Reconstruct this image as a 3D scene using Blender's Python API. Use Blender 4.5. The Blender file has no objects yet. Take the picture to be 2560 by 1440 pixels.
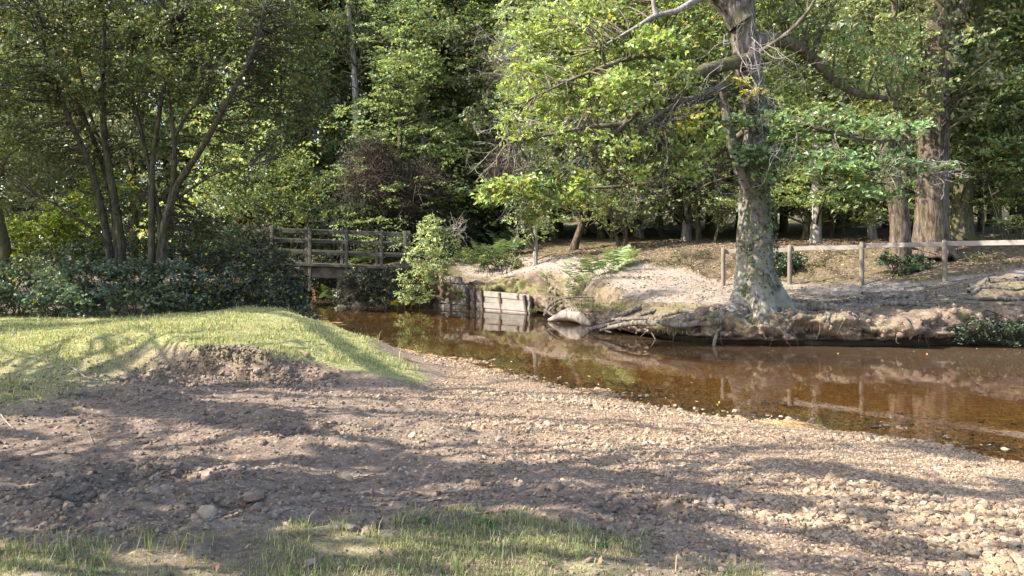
import bpy, math, random
import numpy as np

rng = np.random.default_rng(7)
random.seed(7)
R = math.radians
scn = bpy.context.scene
col = scn.collection

# ------------------------------------------------------------------ camera, sky, sun, exposure
F = 2009.0            # focal length in photo pixels (2560 wide)
YH = 640.0            # horizon row
CZ = 2.0              # eye height above the water
cam_d = bpy.data.cameras.new('camera')
cam = bpy.data.objects.new('camera', cam_d)
col.objects.link(cam)
cam.location = (0, 0, CZ)
cam.rotation_euler = (R(90), 0, 0)
cam_d.sensor_width = 36
cam_d.lens = F / 2560 * 36
cam_d.shift_y = -(720 - YH) / 2560
cam_d.clip_end = 1000
cam_d.clip_start = 0.05
scn.camera = cam

SUN_AZ, SUN_EL = R(102), R(41)          # azimuth to the left of the view direction
S = np.array([-math.sin(SUN_AZ) * math.cos(SUN_EL), math.cos(SUN_AZ) * math.cos(SUN_EL), math.sin(SUN_EL)])
w = bpy.data.worlds.new('World')
scn.world = w
w.use_nodes = True
nt = w.node_tree
sky = nt.nodes.new('ShaderNodeTexSky')
sky.sky_type = 'NISHITA'
sky.sun_disc = False
sky.sun_elevation = SUN_EL
sky.sun_rotation = -SUN_AZ
sky.air_density = 1.0
sky.dust_density = 2.0
nt.links.new(sky.outputs[0], nt.nodes['Background'].inputs[0])
nt.nodes['Background'].inputs[1].default_value = 0.15
sl = bpy.data.lights.new('sun', 'SUN')
sl.energy = 3.8
sl.angle = R(0.53)
sl.color = (1.0, 0.93, 0.82)
so = bpy.data.objects.new('sun', sl)
col.objects.link(so)
# lamp shines along its -Z; aim -Z at -S
from mathutils import Vector, Matrix
so.rotation_euler = Vector(S.tolist()).to_track_quat('Z', 'Y').to_euler()
so.location = (-30, 5, 30)
scn.view_settings.view_transform = 'Standard'
scn.view_settings.look = 'None'
scn.view_settings.gamma = 1
scn.view_settings.use_curve_mapping = False
scn.view_settings.exposure = 2.1
scn.cycles.max_bounces = 10
scn.cycles.diffuse_bounces = 6
scn.cycles.transparent_max_bounces = 8
scn.cycles.use_denoising = True


def P(px, py, D):
    """world point seen at a photo pixel at distance D"""
    return np.array([(px - 1280) / F * D, D, CZ - (py - YH) / F * D])


def to_px(p):
    y = np.maximum(p[..., 1], 1e-3)
    return 1280 + F * p[..., 0] / y, YH - F * (p[..., 2] - CZ) / y


# ------------------------------------------------------------------ noise
def _h(i, j, k, s):
    n = (i * 374761393 + j * 668265263 + k * 2147483647 + s * 1274126177) & 0xFFFFFFFF
    n = ((n ^ (n >> 13)) * 1274126177) & 0xFFFFFFFF
    n = (n ^ (n >> 16)) & 0xFFFFFFFF
    return n.astype(np.float64) / 4294967295.0


def vn(x, y, z=None, s=0):
    x = np.asarray(x, float); y = np.asarray(y, float)
    z = np.zeros_like(x) if z is None else np.asarray(z, float)
    xi, yi, zi = np.floor(x), np.floor(y), np.floor(z)
    fx, fy, fz = x - xi, y - yi, z - zi
    fx = fx * fx * (3 - 2 * fx); fy = fy * fy * (3 - 2 * fy); fz = fz * fz * (3 - 2 * fz)
    xi = xi.astype(np.int64); yi = yi.astype(np.int64); zi = zi.astype(np.int64)
    r = 0
    for a in (0, 1):
        for b in (0, 1):
            for c in (0, 1):
                wgt = (fx if a else 1 - fx) * (fy if b else 1 - fy) * (fz if c else 1 - fz)
                r = r + wgt * _h(xi + a, yi + b, zi + c, s)
    return r


def fbm(x, y, z=None, o=4, s=0):
    t, a, n = 0, 0.5, 0
    for k in range(o):
        m = 2.0 ** k
        t = t + a * vn(np.asarray(x) * m, np.asarray(y) * m, None if z is None else np.asarray(z) * m, s + k * 17)
        n += a
        a *= 0.5
    return t / n


def sst(a, b, x):
    t = np.clip((x - a) / (b - a), 0, 1)
    return t * t * (3 - 2 * t)


def catmull(pts, n):
    """resample a polyline smoothly to n points (pts: k x d)"""
    p = np.asarray(pts, float)
    k = len(p)
    if k == 2:
        t = np.linspace(0, 1, n)[:, None]
        return p[0] * (1 - t) + p[1] * t
    q = np.vstack([2 * p[0] - p[1], p, 2 * p[-1] - p[-2]])
    u = np.linspace(0, k - 1, n)
    i = np.minimum(u.astype(int), k - 2)
    t = (u - i)[:, None]
    a, b, c, d = q[i], q[i + 1], q[i + 2], q[i + 3]
    return 0.5 * ((2 * b) + (-a + c) * t + (2 * a - 5 * b + 4 * c - d) * t ** 2 + (-a + 3 * b - 3 * c + d) * t ** 3)


# ------------------------------------------------------------------ mesh building
class MB:
    def __init__(self):
        self.v, self.t, self.q, self.c = [], [], [], []
        self.n = 0

    def add(self, v, tris=None, quads=None, tint=None):
        v = np.asarray(v, float).reshape(-1, 3)
        if tris is not None and len(tris):
            self.t.append(np.asarray(tris, np.int64).reshape(-1, 3) + self.n)
        if quads is not None and len(quads):
            self.q.append(np.asarray(quads, np.int64).reshape(-1, 4) + self.n)
        self.v.append(v)
        if tint is None:
            tint = np.full((len(v), 3), 0.5)
        tint = np.broadcast_to(np.asarray(tint, float), (len(v), 3))
        self.c.append(tint)
        self.n += len(v)

    def mesh(self, name, mat, smooth=True, off=(0, 0, 0)):
        me = bpy.data.meshes.new(name)
        v = (np.vstack(self.v) if self.v else np.zeros((0, 3))) - np.asarray(off, float)
        t = np.vstack(self.t) if self.t else np.zeros((0, 3), np.int64)
        q = np.vstack(self.q) if self.q else np.zeros((0, 4), np.int64)
        me.vertices.add(len(v))
        me.vertices.foreach_set('co', v.astype(np.float32).ravel())
        nl = t.size + q.size
        me.loops.add(nl)
        me.loops.foreach_set('vertex_index', np.concatenate([t.ravel(), q.ravel()]).astype(np.int32))
        npoly = len(t) + len(q)
        me.polygons.add(npoly)
        ls = np.concatenate([np.arange(len(t)) * 3, t.size + np.arange(len(q)) * 4]).astype(np.int32)
        me.polygons.foreach_set('loop_start', ls)
        me.polygons.foreach_set('use_smooth', np.full(npoly, smooth, bool))
        me.update(calc_edges=True)
        a = me.attributes.new('tint', 'FLOAT_COLOR', 'POINT')
        c = np.ones((len(v), 4), np.float32)
        c[:, :3] = np.vstack(self.c)
        a.data.foreach_set('color', c.ravel())
        me.materials.append(mat)
        return me


def link(name, me, parent=None):
    o = bpy.data.objects.new(name, me)
    col.objects.link(o)
    if parent is not None:
        o.parent = parent
    return o


def wloc(o):
    l = np.zeros(3)
    while o is not None:
        l = l + np.array(o.location)
        o = o.parent
    return l


def part(name, mb, mat, parent, smooth=True):
    """a part built in world space, hung under its thing"""
    o = link(name, mb.mesh(name, mat, smooth, wloc(parent)), parent)
    if name in ('branches', 'stems', 'dead_twigs', 'ivy'):
        o['kind'] = 'stuff'
    return o


def tag(o, label, cat, group=None, kind=None):
    o['label'] = label
    o['category'] = cat
    if group:
        o['group'] = group
    if kind:
        o['kind'] = kind
    return o


def thing(name, label, cat, loc, group=None):
    o = bpy.data.objects.new(name, None)
    o.empty_display_size = 0.2
    col.objects.link(o)
    o.location = [float(a) for a in loc]
    return tag(o, label, cat, group)


def solo(name, mb, mat, label, cat, group=None, kind=None, loc=(0, 0, 0), smooth=True):
    o = link(name, mb.mesh(name, mat, smooth, loc))
    o.location = [float(a) for a in loc]
    return tag(o, label, cat, group, kind)


def setting(name, me):
    o = link(name, me)
    o['kind'] = 'structure'
    return o


def frames(p):
    t = np.gradient(p, axis=0)
    t /= np.linalg.norm(t, axis=1)[:, None] + 1e-9
    ref = np.array([0.31, 0.77, 0.1]) if abs(t[0] @ np.array([0, 0, 1])) > 0.8 else np.array([0, 0, 1.0])
    u = np.cross(t, ref)
    u /= np.linalg.norm(u, axis=1)[:, None] + 1e-9
    return t, u, np.cross(t, u)


def tube(mb, pts, rad, ns=6, rings=None, ridge=0.0, lump=0.0, flare=None, seed=0, tint=None, cap=True, kz=1.0):
    k = len(pts)
    rings = rings or max(4, k * 3)
    p = catmull(pts, rings)
    rr = np.interp(np.linspace(0, k - 1, rings), np.arange(k), rad)
    t, u, v = frames(p)
    # keep the frame from flipping
    for i in range(1, rings):
        a = u[i - 1] - t[i] * (u[i - 1] @ t[i])
        u[i] = a / (np.linalg.norm(a) + 1e-9)
        v[i] = np.cross(t[i], u[i])
    th = np.linspace(0, 2 * math.pi, ns, endpoint=False)
    arc = np.concatenate([[0], np.cumsum(np.linalg.norm(np.diff(p, axis=0), axis=1))])
    A, H = np.meshgrid(th, arc)
    rad2 = np.repeat(rr[:, None], ns, 1)
    if flare:
        fh, fa, nl = flare
        e = np.exp(-H / fh)
        rad2 = rad2 * (1 + fa * e * (0.75 + 0.55 * np.cos(nl * A + seed) + 0.25 * np.cos((nl + 3) * A + 2 * seed)))
    cx, sx = np.cos(A), np.sin(A)
    if lump:
        rad2 = rad2 * (1 + lump * 2 * (fbm(cx * 1.6 + seed, sx * 1.6, H * 1.5 * kz, 3, seed) - 0.5))
    if ridge:
        d = 0.35 / max(rr.max(), 0.05)
        n = np.abs(fbm(cx * 7 / max(d, .6) + seed, sx * 7 / max(d, .6), H * 2.2 * kz, 3, seed + 5) - 0.5) * 2
        rad2 = rad2 + ridge * (n - 0.35)
    V = p[:, None, :] + rad2[..., None] * (cx[..., None] * u[:, None, :] + sx[..., None] * v[:, None, :])
    i = np.arange(rings - 1)[:, None] * ns
    j = np.arange(ns)[None, :]
    j2 = (j + 1) % ns
    q = np.stack([i + j, i + j2, i + ns + j2, i + ns + j], -1).reshape(-1, 4)
    V = V.reshape(-1, 3)
    tris = None
    if cap:
        V = np.vstack([V, p[-1:] + t[-1:] * rr[-1] * 0.4])
        b = (rings - 1) * ns
        tris = np.stack([b + np.arange(ns), b + (np.arange(ns) + 1) % ns, np.full(ns, rings * ns)], -1)
    mb.add(V, tris, q, tint)


def rvec(n):
    a = rng.normal(size=(n, 3))
    return a / np.linalg.norm(a, axis=1)[:, None]


def leaves(mb, pos, nrm, size, tint, aspect=0.6):
    n = len(pos)
    if n == 0:
        return
    nrm = nrm / (np.linalg.norm(nrm, axis=1)[:, None] + 1e-9)
    a = rvec(n)
    u = np.cross(nrm, a)
    u /= np.linalg.norm(u, axis=1)[:, None] + 1e-9
    v = np.cross(nrm, u)
    s = np.broadcast_to(np.asarray(size, float), (n,))[:, None]
    asp = aspect * rng.uniform(0.75, 1.2, (n, 1))
    fold = nrm * s * rng.uniform(-0.05, 0.22, (n, 1))
    b = pos - u * s * 0.5
    tip = pos + u * s * 0.5 - nrm * s * rng.uniform(0, 0.15, (n, 1))
    l = pos + v * s * asp * 0.5 + fold + u * s * 0.06
    r = pos - v * s * asp * 0.5 + fold + u * s * 0.06
    V = np.stack([b, r, tip, l], 1).reshape(-1, 3)
    i = np.arange(n)[:, None] * 4
    T = np.concatenate([i + np.array([0, 1, 2]), i + np.array([0, 2, 3])], 1).reshape(-1, 3)
    mb.add(V, T, None, np.repeat(np.broadcast_to(tint, (n, 3)), 4, 0))


def tints(n, base, var=0.25, yellow=0.0, ycol=(0.30, 0.24, 0.03)):
    b = np.asarray(base, float)
    c = b * (1 + var * rng.normal(size=(n, 1))) * (1 + 0.10 * rng.normal(size=(n, 3)))
    if yellow:
        m = rng.random(n) < yellow
        c[m] = np.asarray(ycol) * rng.uniform(0.7, 1.3, (m.sum(), 1))
    return np.clip(c, 0.004, 0.9)


def ellips(n, c, r, shell=0.45):
    d = rvec(n)
    q = (shell ** 3 + (1 - shell ** 3) * rng.random((n, 1))) ** (1 / 3)
    return np.asarray(c) + d * q * np.asarray(r)


def sprays(cent, per, rad, flat=0.3, down=0.12):
    """leaf positions and normals for flat leaf sprays round the given centres"""
    n = len(cent)
    pn = np.array([0, 0, 1.0]) + rng.normal(size=(n, 3)) * flat
    pn /= np.linalg.norm(pn, axis=1)[:, None]
    c = np.repeat(cent, per, 0)
    N = np.repeat(pn, per, 0)
    d = rvec(n * per)
    d -= N * np.sum(d * N, 1)[:, None] * 0.85
    rr = rad * np.sqrt(rng.random((n * per, 1)))
    pos = c + d * rr
    pos[:, 2] -= down * rr[:, 0] ** 2 / max(rad, 1e-3)
    return pos, N + rng.normal(size=N.shape) * 0.45


# ------------------------------------------------------------------ materials
def newmat(name):
    m = bpy.data.materials.new(name)
    m.use_nodes = True
    t = m.node_tree
    t.nodes.clear()
    return m, t


class NB:
    """small node helper"""
    def __init__(self, t):
        self.t = t

    def n(self, typ, **kw):
        nd = self.t.nodes.new(typ)
        for k, v in kw.items():
            if k.startswith('i_'):
                key = k[2:]
                nd.inputs[int(key) if key.isdigit() else key].default_value = v
            else:
                setattr(nd, k, v)
        return nd

    def l(self, a, b):
        self.t.links.new(a, b)

    def noise(self, vec, scale, detail=4, rough=0.55, dist=0.0):
        nd = self.n('ShaderNodeTexNoise')
        nd.inputs['Scale'].default_value = scale
        nd.inputs['Detail'].default_value = detail
        nd.inputs['Roughness'].default_value = rough
        nd.inputs['Distortion'].default_value = dist
        if vec is not None:
            self.l(vec, nd.inputs['Vector'])
        return nd.outputs['Fac']

    def voro(self, vec, scale, feature='F1'):
        nd = self.n('ShaderNodeTexVoronoi', feature=feature)
        nd.inputs['Scale'].default_value = scale
        self.l(vec, nd.inputs['Vector'])
        return nd

    def ramp(self, fac, stops):
        nd = self.n('ShaderNodeValToRGB')
        e = nd.color_ramp.elements
        while len(e) < len(stops):
            e.new(0.5)
        for i, (p, c) in enumerate(stops):
            e[i].position = p
            e[i].color = (c[0], c[1], c[2], 1) if not np.isscalar(c) else (c, c, c, 1)
        self.l(fac, nd.inputs[0])
        return nd.outputs[0]

    def mix(self, fac, a, b, mode='MIX'):
        nd = self.n('ShaderNodeMix', data_type='RGBA', blend_type=mode)
        for s, x in ((0, fac), (6, a), (7, b)):
            if hasattr(x, 'links'):
                self.l(x, nd.inputs[s])
            elif s == 0:
                nd.inputs[0].default_value = x
            else:
                nd.inputs[s].default_value = (x[0], x[1], x[2], 1)
        return nd.outputs[2]

    def math(self, op, a, b=None, c=None, clamp=False):
        nd = self.n('ShaderNodeMath', operation=op, use_clamp=clamp)
        for i, x in enumerate((a, b, c)):
            if x is None:
                continue
            if hasattr(x, 'links'):
                self.l(x, nd.inputs[i])
            else:
                nd.inputs[i].default_value = x
        return nd.outputs[0]

    def scale(self, vec, s):
        nd = self.n('ShaderNodeMapping')
        nd.inputs['Scale'].default_value = s
        self.l(vec, nd.inputs['Vector'])
        return nd.outputs[0]

    def bump(self, h, strength=0.5, dist=0.02, nrm=None):
        nd = self.n('ShaderNodeBump')
        nd.inputs['Strength'].default_value = strength
        nd.inputs['Distance'].default_value = dist
        self.l(h, nd.inputs['Height'])
        if nrm is not None:
            self.l(nrm, nd.inputs['Normal'])
        return nd.outputs[0]

    def out(self, sh):
        o = self.n('ShaderNodeOutputMaterial')
        self.l(sh, o.inputs['Surface'])

    def bsdf(self, colr, rough=0.8, spec=0.25, nrm=None):
        b = self.n('ShaderNodeBsdfPrincipled')
        if hasattr(colr, 'links'):
            self.l(colr, b.inputs['Base Color'])
        else:
            b.inputs['Base Color'].default_value = (*colr, 1)
        if hasattr(rough, 'links'):
            self.l(rough, b.inputs['Roughness'])
        else:
            b.inputs['Roughness'].default_value = rough
        b.inputs['Specular IOR Level'].default_value = spec
        if nrm is not None:
            self.l(nrm, b.inputs['Normal'])
        return b.outputs[0]


def leaf_mat(name, transl=0.4, rough=0.45, spec=0.4, rand=0.25, warm=(1.12, 1.1, 0.6)):
    m, t = newmat(name)
    b = NB(t)
    at = b.n('ShaderNodeAttribute', attribute_name='tint')
    oi = b.n('ShaderNodeObjectInfo')
    v = b.math('MULTIPLY_ADD', oi.outputs['Random'], rand * 2, 1 - rand)
    hs = b.n('ShaderNodeHueSaturation')
    b.l(at.outputs['Color'], hs.inputs['Color'])
    b.l(v, hs.inputs['Value'])
    if rand > .2:
        rn2 = b.math('FRACT', b.math('MULTIPLY', oi.outputs['Random'], 7.31))
        b.l(b.math('MULTIPLY_ADD', rn2, 0.045, 0.478), hs.inputs['Hue'])
        b.l(b.math('MULTIPLY_ADD', b.math('FRACT', b.math('MULTIPLY', oi.outputs['Random'], 3.77)), 0.35, 0.72), hs.inputs['Saturation'])
    c = hs.outputs[0]
    s1 = b.bsdf(c, rough, spec)
    tr = b.n('ShaderNodeBsdfTranslucent')
    tc = b.mix(1.0, c, warm, 'MULTIPLY')
    b.l(tc, tr.inputs[0])
    mx = b.n('ShaderNodeMixShader')
    mx.inputs[0].default_value = transl
    b.l(s1, mx.inputs[1])
    b.l(tr.outputs[0], mx.inputs[2])
    b.out(mx.outputs[0])
    return m


def bark_mat(name, dark, mid, pale, moss=0.0, lichen=0.0, sc=1.0, bumpd=0.03):
    m, t = newmat(name)
    b = NB(t)
    tc = b.n('ShaderNodeTexCoord').outputs['Object']
    st = b.scale(tc, (9 * sc, 9 * sc, 1.6 * sc))
    n1 = b.noise(st, 1.6, 5, 0.65, 0.6)
    n2 = b.noise(tc, 2.3, 4)
    n3 = b.noise(tc, 14, 4)
    c = b.ramp(n1, [(0.38, dark), (0.5, mid), (0.63, pale)])
    if lichen:
        f = b.ramp(b.noise(tc, 3.2, 6, 0.65), [(0.5 - 0.12 * lichen, 0.0), (0.62 - 0.1 * lichen, 1.0)])
        if name == 'bark_oak':      # lichen fades out above head height
            hz = b.n('ShaderNodeSeparateXYZ'); b.l(tc, hz.inputs[0])
            f = b.math('MULTIPLY', f, b.ramp(b.math('MULTIPLY', hz.outputs[2], 0.1), [(0.30, 1.0), (0.52, 0.12)]))
        c = b.mix(b.math('MULTIPLY', f, min(1, lichen)), c, b.mix(n3, (0.17, 0.155, 0.13), (0.38, 0.36, 0.325)))
    if moss:
        f = b.ramp(n2, [(0.5 - 0.15 * moss, 0.0), (0.62, 1.0)])
        c = b.mix(b.math('MULTIPLY', f, min(1.0, moss)), c, b.mix(n3, (0.05, 0.06, 0.015), (0.13, 0.13, 0.03)))
    c = b.mix(b.math('MULTIPLY', n3, 0.45), c, dark)
    nr = b.bump(n1, 0.8, bumpd, b.bump(n3, 0.4, bumpd * 0.4))
    b.out(b.bsdf(c, 0.9, 0.15, nr))
    return m


def wood_mat(name, dark, pale, axis='x', green=0.0):
    m, t = newmat(name)
    b = NB(t)
    tc = b.n('ShaderNodeTexCoord').outputs['Object']
    s = {'x': (1.2, 22, 22), 'z': (22, 22, 1.2), 'y': (22, 1.2, 22)}[axis]
    n1 = b.noise(b.scale(tc, s), 1.5, 6, 0.7, 0.4)
    n2 = b.noise(tc, 3.0, 5)
    c = b.mix(n1, dark, pale)
    c = b.mix(b.ramp(n2, [(0.4, 0.0), (0.7, 0.55)]), c, dark)
    if green:
        c = b.mix(b.math('MULTIPLY', b.ramp(b.noise(tc, 2.2, 4), [(0.45, 0.0), (0.6, 1.0)]), green), c, (0.10, 0.12, 0.04))
    b.out(b.bsdf(c, 0.88, 0.2, b.bump(n1, 0.7, 0.012)))
    return m


M = {}
M['leaf_oak'] = leaf_mat('leaf_oak', 0.46, 0.4, 0.5, 0.0)
M['leaf_wood'] = leaf_mat('leaf_wood', 0.5, 0.42, 0.5, 0.25)
M['leaf_dark'] = leaf_mat('leaf_dark', 0.25, 0.5, 0.4, 0.12, (1.1, 1.15, 0.6))
M['leaf_sallow'] = leaf_mat('leaf_sallow', 0.42, 0.42, 0.45, 0.0)
M['leaf_bush'] = leaf_mat('leaf_bush', 0.35, 0.5, 0.35, 0.0)
M['dead_leaf'] = leaf_mat('dead_leaf', 0.1, 0.75, 0.2, 0.0, (1, 1, 1))
M['grass'] = leaf_mat('grass', 0.35, 0.55, 0.3, 0.0, (1.1, 1.1, 0.6))
M['bark_oak'] = bark_mat('bark_oak', (0.025, 0.018, 0.014), (0.10, 0.078, 0.06), (0.27, 0.235, 0.205), 0.4, 0.85)
M['bark_limb'] = bark_mat('bark_limb', (0.03, 0.022, 0.017), (0.085, 0.066, 0.05), (0.17, 0.145, 0.12), 0.6, 0.25)
M['bark_brown'] = bark_mat('bark_brown', (0.025, 0.017, 0.013), (0.08, 0.057, 0.042), (0.17, 0.13, 0.105), 0.25, 0.1)
M['bark_dark'] = bark_mat('bark_dark', (0.025, 0.02, 0.014), (0.07, 0.056, 0.042), (0.15, 0.13, 0.10), 0.8, 0.1)
M['bark_grey'] = bark_mat('bark_grey', (0.10, 0.09, 0.08), (0.24, 0.22, 0.20), (0.38, 0.36, 0.33), 0.2, 0.3)
M['bark_stem'] = bark_mat('bark_stem', (0.02, 0.016, 0.012), (0.055, 0.044, 0.033), (0.12, 0.10, 0.08), 0.4, 0.1, 1.5, 0.01)
M['twig'] = bark_mat('twig', (0.10, 0.08, 0.07), (0.21, 0.185, 0.165), (0.33, 0.30, 0.28), 0, 0, 2, 0.004)
M['brown_twig'] = bark_mat('brown_twig', (0.05, 0.035, 0.03), (0.11, 0.08, 0.065), (0.17, 0.13, 0.11), 0, 0, 2, 0.004)
M['root'] = bark_mat('root', (0.04, 0.031, 0.025), (0.12, 0.098, 0.08), (0.23, 0.20, 0.172), 0.12, 0.25, 1.2, 0.02)
M['driftwood'] = bark_mat('driftwood', (0.17, 0.135, 0.11), (0.30, 0.25, 0.21), (0.42, 0.37, 0.32), 0, 0, 0.8, 0.01)
M['bridge_x'] = wood_mat('bridge_x', (0.035, 0.029, 0.025), (0.125, 0.108, 0.096), 'x', 0.25)
M['bridge_z'] = wood_mat('bridge_z', (0.05, 0.042, 0.037), (0.18, 0.16, 0.145), 'z', 0.2)
M['fence_x'] = wood_mat('fence_x', (0.14, 0.115, 0.098), (0.36, 0.32, 0.285), 'x')
M['fence_z'] = wood_mat('fence_z', (0.095, 0.075, 0.06), (0.24, 0.20, 0.165), 'z', 0.3)
M['board'] = wood_mat('board', (0.10, 0.085, 0.072), (0.35, 0.32, 0.295), 'x', 0.2)
M['board_post'] = wood_mat('board_post', (0.05, 0.035, 0.028), (0.15, 0.11, 0.085), 'z')


def concrete():
    m, t = newmat('concrete')
    b = NB(t)
    tc = b.n('ShaderNodeTexCoord').outputs['Object']
    n = b.noise(tc, 2.5, 6, 0.65)
    c = b.ramp(n, [(0.3, (0.07, 0.06, 0.05)), (0.6, (0.21, 0.18, 0.145)), (0.75, (0.10, 0.10, 0.06))])
    b.out(b.bsdf(c, 0.9, 0.2, b.bump(n, 0.5, 0.02)))
    return m


M['concrete'] = concrete()


def ground_mat():
    m, t = newmat('earth')
    b = NB(t)
    geo = b.n('ShaderNodeNewGeometry').outputs['Position']
    a1 = b.n('ShaderNodeAttribute', attribute_name='mask_a')
    a2 = b.n('ShaderNodeAttribute', attribute_name='mask_b')
    s1 = b.n('ShaderNodeSeparateColor'); b.l(a1.outputs['Color'], s1.inputs[0])
    s2 = b.n('ShaderNodeSeparateColor'); b.l(a2.outputs['Color'], s2.inputs[0])
    grass, gravel, path = s1.outputs[0], s1.outputs[1], s1.outputs[2]
    litter, bed, moss = s2.outputs[0], s2.outputs[1], s2.outputs[2]
    nA = b.noise(geo, 0.9, 5, 0.6)
    nB = b.noise(geo, 6, 6, 0.65)
    nC = b.noise(geo, 38, 5, 0.7)
    nD = b.noise(geo, 130, 3, 0.6)
    # bare earth
    c = b.ramp(nB, [(0.3, (0.105, 0.074, 0.056)), (0.52, (0.195, 0.147, 0.114)), (0.72, (0.28, 0.225, 0.18))])
    c = b.mix(b.ramp(nC, [(0.35, 0.6), (0.6, 0.0)]), c, (0.07, 0.048, 0.037))
    # stones bedded in it
    vo = b.voro(geo, 34)
    vc = vo.outputs['Color']
    sc = b.n('ShaderNodeSeparateColor'); b.l(vc, sc.inputs[0])
    stone = b.ramp(sc.outputs[0], [(0.0, (0.16, 0.102, 0.063)), (0.35, (0.255, 0.178, 0.113)), (0.7, (0.34, 0.25, 0.168)), (1.0, (0.43, 0.345, 0.25))])
    stone = b.mix(b.ramp(vo.outputs['Distance'], [(0.25, 0.0), (0.75, 0.75)]), stone, (0.10, 0.068, 0.05))
    c = b.mix(b.math('MULTIPLY', b.ramp(sc.outputs[1], [(0.72, 0.0), (0.78, 1.0)]), 0.7), c, stone)
    # gravel beach
    c = b.mix(gravel, c, stone)
    # path
    pc = b.ramp(nC, [(0.3, (0.175, 0.145, 0.12)), (0.5, (0.235, 0.205, 0.178)), (0.7, (0.29, 0.26, 0.232))])
    pc = b.mix(b.ramp(nD, [(0.52, 0.0), (0.66, 0.6)]), pc, (0.13, 0.09, 0.065))
    pc = b.mix(b.ramp(nA, [(0.4, 0.35), (0.6, 0.0)]), pc, (0.19, 0.145, 0.115))
    c = b.mix(path, c, pc)
    # leaf litter
    v2 = b.voro(geo, 16)
    s3 = b.n('ShaderNodeSeparateColor'); b.l(v2.outputs['Color'], s3.inputs[0])
    lc = b.ramp(s3.outputs[0], [(0.0, (0.03, 0.02, 0.015)), (0.4, (0.078, 0.05, 0.037)), (0.75, (0.135, 0.092, 0.07)), (1.0, (0.22, 0.168, 0.138))])
    lc = b.mix(b.ramp(nB, [(0.4, 0.55), (0.65, 0.0)]), lc, (0.09, 0.065, 0.05))
    c = b.mix(litter, c, lc)
    # moss / low green
    mc = b.mix(nC, (0.055, 0.07, 0.015), (0.17, 0.17, 0.05))
    c = b.mix(b.math('MULTIPLY', moss, b.ramp(nB, [(0.42, 0.0), (0.58, 1.0)])), c, mc)
    # turf: short dry and green grass over soil
    gc = b.ramp(nC, [(0.25, (0.11, 0.11, 0.048)), (0.5, (0.21, 0.215, 0.088)), (0.75, (0.31, 0.285, 0.145))])
    gc = b.mix(b.ramp(nA, [(0.45, 0.0), (0.65, 0.5)]), gc, (0.25, 0.215, 0.11))
    c = b.mix(grass, c, gc)
    # river bed
    bc = b.ramp(sc.outputs[0], [(0.0, (0.23, 0.12, 0.042)), (0.5, (0.47, 0.265, 0.098)), (1.0, (0.68, 0.44, 0.19))])
    bc = b.mix(b.ramp(nB, [(0.35, 0.5), (0.6, 0.0)]), bc, (0.15, 0.07, 0.025))
    c = b.mix(bed, c, bc)
    wt = b.n('ShaderNodeAttribute', attribute_name='near_water')  # soaked mud and undercut shade, painted together as one dark tone
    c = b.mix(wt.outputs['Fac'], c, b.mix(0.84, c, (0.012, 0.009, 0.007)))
    hstone = b.math('MULTIPLY', b.math('SUBTRACT', 1.0, vo.outputs['Distance']), b.math('ADD', gravel, b.math('MULTIPLY', bed, 0.6)))
    h = b.math('ADD', b.math('MULTIPLY', hstone, 0.5), b.math('ADD', b.math('MULTIPLY', nC, 0.8), b.math('MULTIPLY', nB, 1.6)))
    b.out(b.bsdf(c, 0.92, 0.12, b.bump(h, 0.75, 0.03, b.bump(nD, 0.35, 0.006))))
    return m


M['ground'] = ground_mat()


def water_mat():
    m, t = newmat('water')
    b = NB(t)
    geo = b.n('ShaderNodeNewGeometry').outputs['Position']
    dp = b.n('ShaderNodeAttribute', attribute_name='depth')
    d = dp.outputs['Fac']
    r1 = b.noise(b.scale(geo, (1.0, 0.55, 1)), 2.6, 3, 0.5, 0.3)
    r2 = b.noise(b.scale(geo, (1.0, 0.5, 1)), 11, 2, 0.5)
    h = b.math('ADD', r1, b.math('MULTIPLY', r2, 0.22))
    nr = b.bump(h, 0.045, 0.035)
    # peat-stained water: colour of light that comes back through depth d
    tr = b.n('ShaderNodeBsdfTransparent')
    tcol = b.ramp(b.math('MULTIPLY', d, 1.6, clamp=True), [(0.0, (0.97, 0.90, 0.78)), (0.25, (0.92, 0.79, 0.56)), (0.6, (0.74, 0.53, 0.28)), (1.0, (0.5, 0.30, 0.12))])
    b.l(tcol, tr.inputs[0])
    df = b.n('ShaderNodeBsdfDiffuse')
    df.inputs[0].default_value = (0.17, 0.112, 0.066, 1)
    mx = b.n('ShaderNodeMixShader')
    b.l(b.ramp(d, [(0.10, 0.0), (0.30, 0.18), (0.5, 0.5)]), mx.inputs[0])
    b.l(tr.outputs[0], mx.inputs[1])
    b.l(df.outputs[0], mx.inputs[2])
    gl = b.n('ShaderNodeBsdfGlossy')
    gl.inputs['Roughness'].default_value = 0.015
    b.l(nr, gl.inputs['Normal'])
    fr = b.n('ShaderNodeFresnel')
    fr.inputs['IOR'].default_value = 1.33
    b.l(nr, fr.inputs['Normal'])
    m2 = b.n('ShaderNodeMixShader')
    b.l(fr.outputs[0], m2.inputs[0])
    b.l(mx.outputs[0], m2.inputs[1])
    b.l(gl.outputs[0], m2.inputs[2])
    b.out(m2.outputs[0])
    return m


M['water'] = water_mat()


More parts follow.
